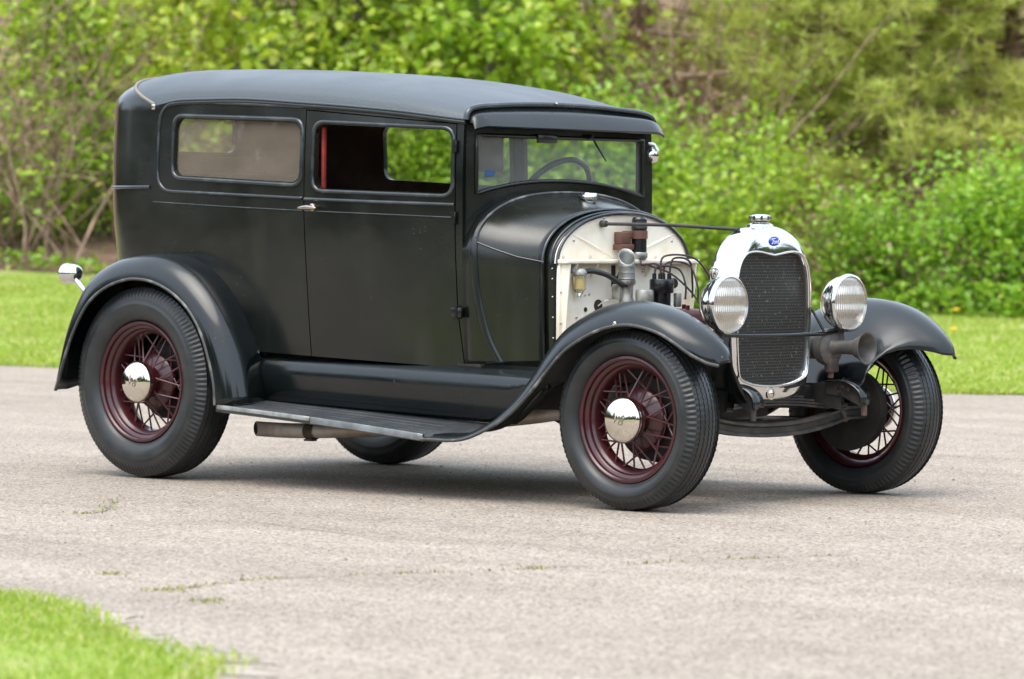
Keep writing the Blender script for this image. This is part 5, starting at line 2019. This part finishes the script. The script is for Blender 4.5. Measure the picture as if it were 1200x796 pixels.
# (pixel column only used to choose hedge coordinates at build time)
maples = [
    (112, 40.5, 0.95, 'bright green maple sapling beside the bare brush, behind the rear of the car'),
    (185, 40.8, 1.08, 'maple sapling rising behind the rounded rear corner of the car roof'),
    (262, 39.4, 1.0, 'dense light green maple sapling above the quarter window of the car'),
    (345, 40.5, 1.12, 'maple sapling with broad layered sprays above the middle of the car roof'),
    (430, 39.2, 1.02, 'yellow-green maple sapling above the door of the car'),
    (520, 41.0, 1.15, 'thin maple sapling seen over the front half of the car roof'),
    (600, 39.6, 1.0, 'yellow-green maple sapling over the windscreen edge of the roof'),
    (648, 41.4, 1.1, 'maple sapling standing at the left rim of the brown gap'),
    ]
for i, (u, d, sc, lb) in enumerate(maples):
    plant('maple_sapling', MP[i % 3], S(u, d), d, i * 2.1, sc, lb, 'tree', G_M, -0.3)
shrubs = [
    (792, 38.2, 1.0, 'mid green shrub right beside the windscreen pillar of the car'),
    (850, 37.1, 0.85, 'low leafy shrub above the radiator stay rod'),
    (905, 39.4, 0.75, 'shrub half hidden behind the radiator cap'),
    (1040, 37.2, 0.66, 'leafy shrub just left of the big bright shrub by the lawn'),
    (1105, 36.9, 0.85, 'big bright green shrub spilling onto the lawn on the right'),
    (1165, 37.1, 0.88, 'bright green shrub near the right border of the lawn'),
    (1218, 36.9, 0.8, 'shrub cut by the right border of the picture'),
    (735, 38.8, 1.0, 'shrub seen through the windscreen of the car'),
    (660, 38.6, 0.95, 'shrub seen past the steering wheel of the car'),
    (120, 39.6, 0.7, 'shrub at the foot of the maples, left of the car body'),
    (470, 38.8, 0.9, 'shrub seen through the open door window of the car'),
    (560, 38.6, 0.85, 'shrub hidden behind the front door pillar of the car'),
    (40, 39.3, 0.5, 'small yellow-green shrub above the leaf litter on the left'),
    (990, 37.4, 0.6, 'low shrub between the two headlights'),
]
for i, (u, d, sc, lb) in enumerate(shrubs):
    plant('leafy_shrub', SH[i % 2], S(u, d), d, i * 1.7, sc, lb, 'shrub', G_S)
pines = [
    (965, 41.0, 0.95, 'soft yellow-green pine standing above the radiator'),
    (1075, 40.2, 1.0, 'broad pine with hanging needles above the left-hand shrub group'),
    (1180, 41.4, 1.1, 'pine with a visible brown trunk near the right border'),
    (930, 43.6, 1.05, 'darker pine farther back, left of the other pines'),
]
for i, (u, d, sc, lb) in enumerate(pines):
    plant('pine_tree', PN[i % 2], S(u, d), d, i * 1.3, sc, lb, 'tree', G_P, -0.6)
brushes = [
    (12, 38.9, 1.15, 0, 'tall tangle of bare brown brush at the left border'),
    (58, 39.6, 1.0, 0, 'bare brush with sparse yellow leaves beside the first maple'),
    (-25, 39.6, 1.25, 0, 'bare brush cut by the left border of the picture'),
    (955, 37.9, 0.9, 1, 'dead brown brush between the radiator cap and the far headlight'),
    (1010, 38.4, 0.9, 1, 'dead brown brush above the far headlight'),
    (845, 39.8, 0.9, 0, 'upright bare stems left of the radiator cap'),
    (765, 41.0, 1.2, 1, 'dry brown brush in the gap above the windscreen'),
    (738, 43.0, 1.5, 1, 'dry brown brush hanging in the left part of the gap above the roof'),
    (815, 42.2, 1.5, 1, 'dry brown brush filling the right part of the gap, left of the pine'),
    (775, 44.5, 1.6, 0, 'tall bare stems standing deepest in the gap above the windscreen'),
    (1195, 39.2, 0.9, 1, 'dry brown brush behind the rightmost shrubs'),
]
for i, (u, d, sc, k, lb) in enumerate(brushes):
    plant('bare_brush', BR[k], S(u, d), d, i * 1.1, sc, lb, 'brush', G_B, 0, ('stems', 'leaves'))

# tall trunks inside the wood
for i, (u, d, r_, lean, lb) in enumerate([
    (237, 44.0, 0.085, 0.03, 'slim grey tree trunk rising behind the rear of the car roof'),
    (395, 46.0, 0.10, -0.02, 'grey tree trunk glimpsed between the maples above the roof'),
    (735, 46.5, 0.17, 0.05, 'thick brown tree trunk standing in the dark gap'),
    (770, 45.2, 0.11, -0.12, 'leaning brown tree trunk at the right of the dark gap'),
    (1150, 44.6, 0.12, 0.0, 'brown tree trunk showing between the pines'),
    (30, 45.0, 0.10, 0.10, 'leaning brown trunk deep behind the bare brush'),
    (575, 47.0, 0.12, 0.02, 'pale trunk far back in the wood above the windscreen')]):
    s = S(u, d)
    wd = Wood()
    b_ = wpos(s, d, hgt(s, d))
    tr = [np.array([lean * z + 0.03 * math.sin(z + i), 0, z - 0.3]) for z in np.linspace(0, 9, 14)]
    wd.limb(tr, r_ * 1.15, r_ * 0.6, 10)
    for k in range(7):
        q = int(rng.integers(1, 10))
        a = rng.uniform(0, TAU)
        wd.limb(wander(tr[q], (math.cos(a), math.sin(a), rng.uniform(-.2, .5)), rng.uniform(1, 2.2), 7, 0.12), r_ * .25, 0.006, 5)
    o = bpy.data.objects.new('tree_trunk', wd.mesh('tree_trunk', barkb if i in (2, 3, 4, 5) else barkm))
    COL.objects.link(o); o.location = b_
    tag(o, lb, 'tree trunk', 'tall trunks inside the wood')
# fallen branches in the gap
for i, (u, v_, d, L_, ang, lb) in enumerate([
    (745, 35, 42.5, 1.7, -0.12, 'long fallen branch lying across the dark gap'),
    (790, 85, 41.5, 1.5, -0.05, 'brown dead branch low in the gap beside the windscreen visor'),
    (1000, 165, 40.4, 0.9, 0.55, 'dead branch sticking out below the pine'),
    (848, 225, 39.0, 0.75, 1.9, 'pale bare stick leaning above the stay rod')]):
    s = S(u, d); z = 1.02 + (274 - v_) / 4500 * d
    wd = Wood()
    p0 = wpos(s, d, z)
    dr = A_AX * math.cos(ang) + Vector((0, 0, 1)) * math.sin(ang)
    pts = wander((0, 0, 0), tuple(dr), L_, 10, 0.05)
    wd.limb(pts, 0.03, 0.010, 7)
    for k in range(4):
        wd.limb(wander(pts[3 + k], tuple(dr + Vector(rng.normal(0, .5, 3))), L_ * .35, 5, .12), 0.011, 0.004, 5)
    # its butt rests on the bank behind
    back = wander((0, 0, 0), (D_AX.x - dr.x * .3, D_AX.y - dr.y * .3, -0.15), max(0.5, (hgt(s, d + 4) < 99) * 2.2), 8, 0.05)
    wd.limb(back, 0.03, 0.04, 7)
    o = bpy.data.objects.new('fallen_branch', wd.mesh('fallen_branch', twigm)); COL.objects.link(o)
    o.location = p0
    tag(o, lb, 'branch', 'dead branches on the bank')

# ground cover at the foot of the bank
n = 8500
s = rng.uniform(-6, 6, n)
d = 36.0 + np.abs(rng.normal(0, 0.8, n)) - 0.35 + 0.5 * np.sin(s * 0.7) + 0.3 * np.sin(s * 2.3) + np.where(s < -3, 1.9, 0.2)
keep = (vnoise(np.stack([s, d * .6], 1), 2.4, 21) + rng.normal(0, .5, n)) > np.where(s < -2, 0.5, -0.1)
s, d = s[keep], d[keep]
hmax = 0.05 + 0.30 * np.clip((vnoise(np.stack([s, d * .4], 1), 1.6, 33) + 1) / 2, 0, 1)
z = np.array([hgt(a, b_) for a, b_ in zip(s, d)]) + rng.uniform(0.02, 1, len(s)) * hmax
C = np.column_stack([O_W.x + A_AX.x * s + D_AX.x * d, O_W.y + A_AX.y * s + D_AX.y * d, z])
V, F = leaves(C, 0.085, 0.5)
o = bpy.data.objects.new('undergrowth', np_mesh('undergrowth', V, F, herb_m, 4)); COL.objects.link(o)
tag(o, 'low leafy undergrowth along the line where lawn meets the bank', 'undergrowth', kind='stuff')

# deep wood mass behind, clothing the bank
n = 90000
s = rng.uniform(-9.5, 9.5, n)
d = rng.uniform(43.5, 52, n)
hh = rng.uniform(0.0, 1.0, n) ** 1.0 * 4.5
keep = (np.sin(s * 2.1 + d) * np.cos(hh * 2.2 + s * 1.3) + vnoise(np.stack([s * 1.2 + d * .3, hh * 1.6], 1), 2.0, 44) + rng.normal(0, .3, n)) > 0.28
gap = (np.abs(s - S(785, 46)) < 1.0 + 0.25 * np.sin(hh * 3)) | ((s < S(70, 46)) & (rng.uniform(size=n) < .85))
keep &= ~(gap & (rng.uniform(size=n) < 0.96))
s, d, hh = s[keep], d[keep], hh[keep]
z = np.array([hgt(a, b_) for a, b_ in zip(s, d)]) + hh
C = np.column_stack([O_W.x + A_AX.x * s + D_AX.x * d, O_W.y + A_AX.y * s + D_AX.y * d, z])
V, F = leaves(C, 0.125, 0.2)
o = bpy.data.objects.new('deep_wood', np_mesh('deep_wood', V, F, deep_m, 4)); COL.objects.link(o)
tag(o, 'deep wood foliage filling the bank behind the front trees', 'wood', kind='stuff')

# the wood on the other side of the road: closes the horizon all round
n = 30000
az = rng.uniform(0, TAU, n)
dirx, diry = np.cos(az), np.sin(az)
back = math.atan2(D_AX.y, D_AX.x)
da = np.abs((az - back + math.pi) % TAU - math.pi)
ok = da > 0.62
az, n = az[ok], int(ok.sum())
rr = rng.uniform(36, 44, n)
top = 7.0 + 2.6 * np.sin(az * 9) + 1.8 * np.sin(az * 23 + 1)
zz = rng.uniform(0, 1, n) ** 0.9 * top
C = np.column_stack([2 + rr * np.cos(az), -3 + rr * np.sin(az), zz])
V, F = leaves(C, 1.15, 0.2)
o = bpy.data.objects.new('far_wood', np_mesh('far_wood', V, F, farw_m, 4)); COL.objects.link(o)
tag(o, 'belt of woodland closing the open side of the drive', 'wood', kind='stuff')

# dandelions in the lawn
dm = mat('dandelion_yellow', (0.75, 0.42, 0.01), 0.7)
bm = B()
lathe(bm, [(0.0, 0.098), (0.016, 0.096), (0.026, 0.088), (0.02, 0.08), (0.004, 0.078)], 'Z', (0, 0, 0), 12)
hd = obj('flower_head', bm, dm)
bm = B(); tube(bm, [(0, 0, 0), (0.004, 0, 0.08)], 0.003, 5)
stem = obj('stem', bm, grassm)
for i, (u, v_, lb) in enumerate([(1122, 376, 'yellow dandelion in the lawn above the far front fender'), (1119, 403, 'yellow dandelion lower in the lawn beside the tip of the far front fender'), (1112, 327, 'yellow dandelion at the foot of the big bright shrub')]):
    d = {0: 35.4, 1: 31.6, 2: 37.0}[i]
    s = S(u, d)
    e = bpy.data.objects.new('dandelion', None); COL.objects.link(e)
    e.location = wpos(s, d, hgt(s, d) + (0.25 if i == 2 else 0.0)); e.scale = (1.3,) * 3
    tag(e, lb, 'flower', 'dandelions in the lawn')
    for src in (hd, stem):
        c = src if i == 0 else src.copy()
        if i: COL.objects.link(c)
        c.parent = e
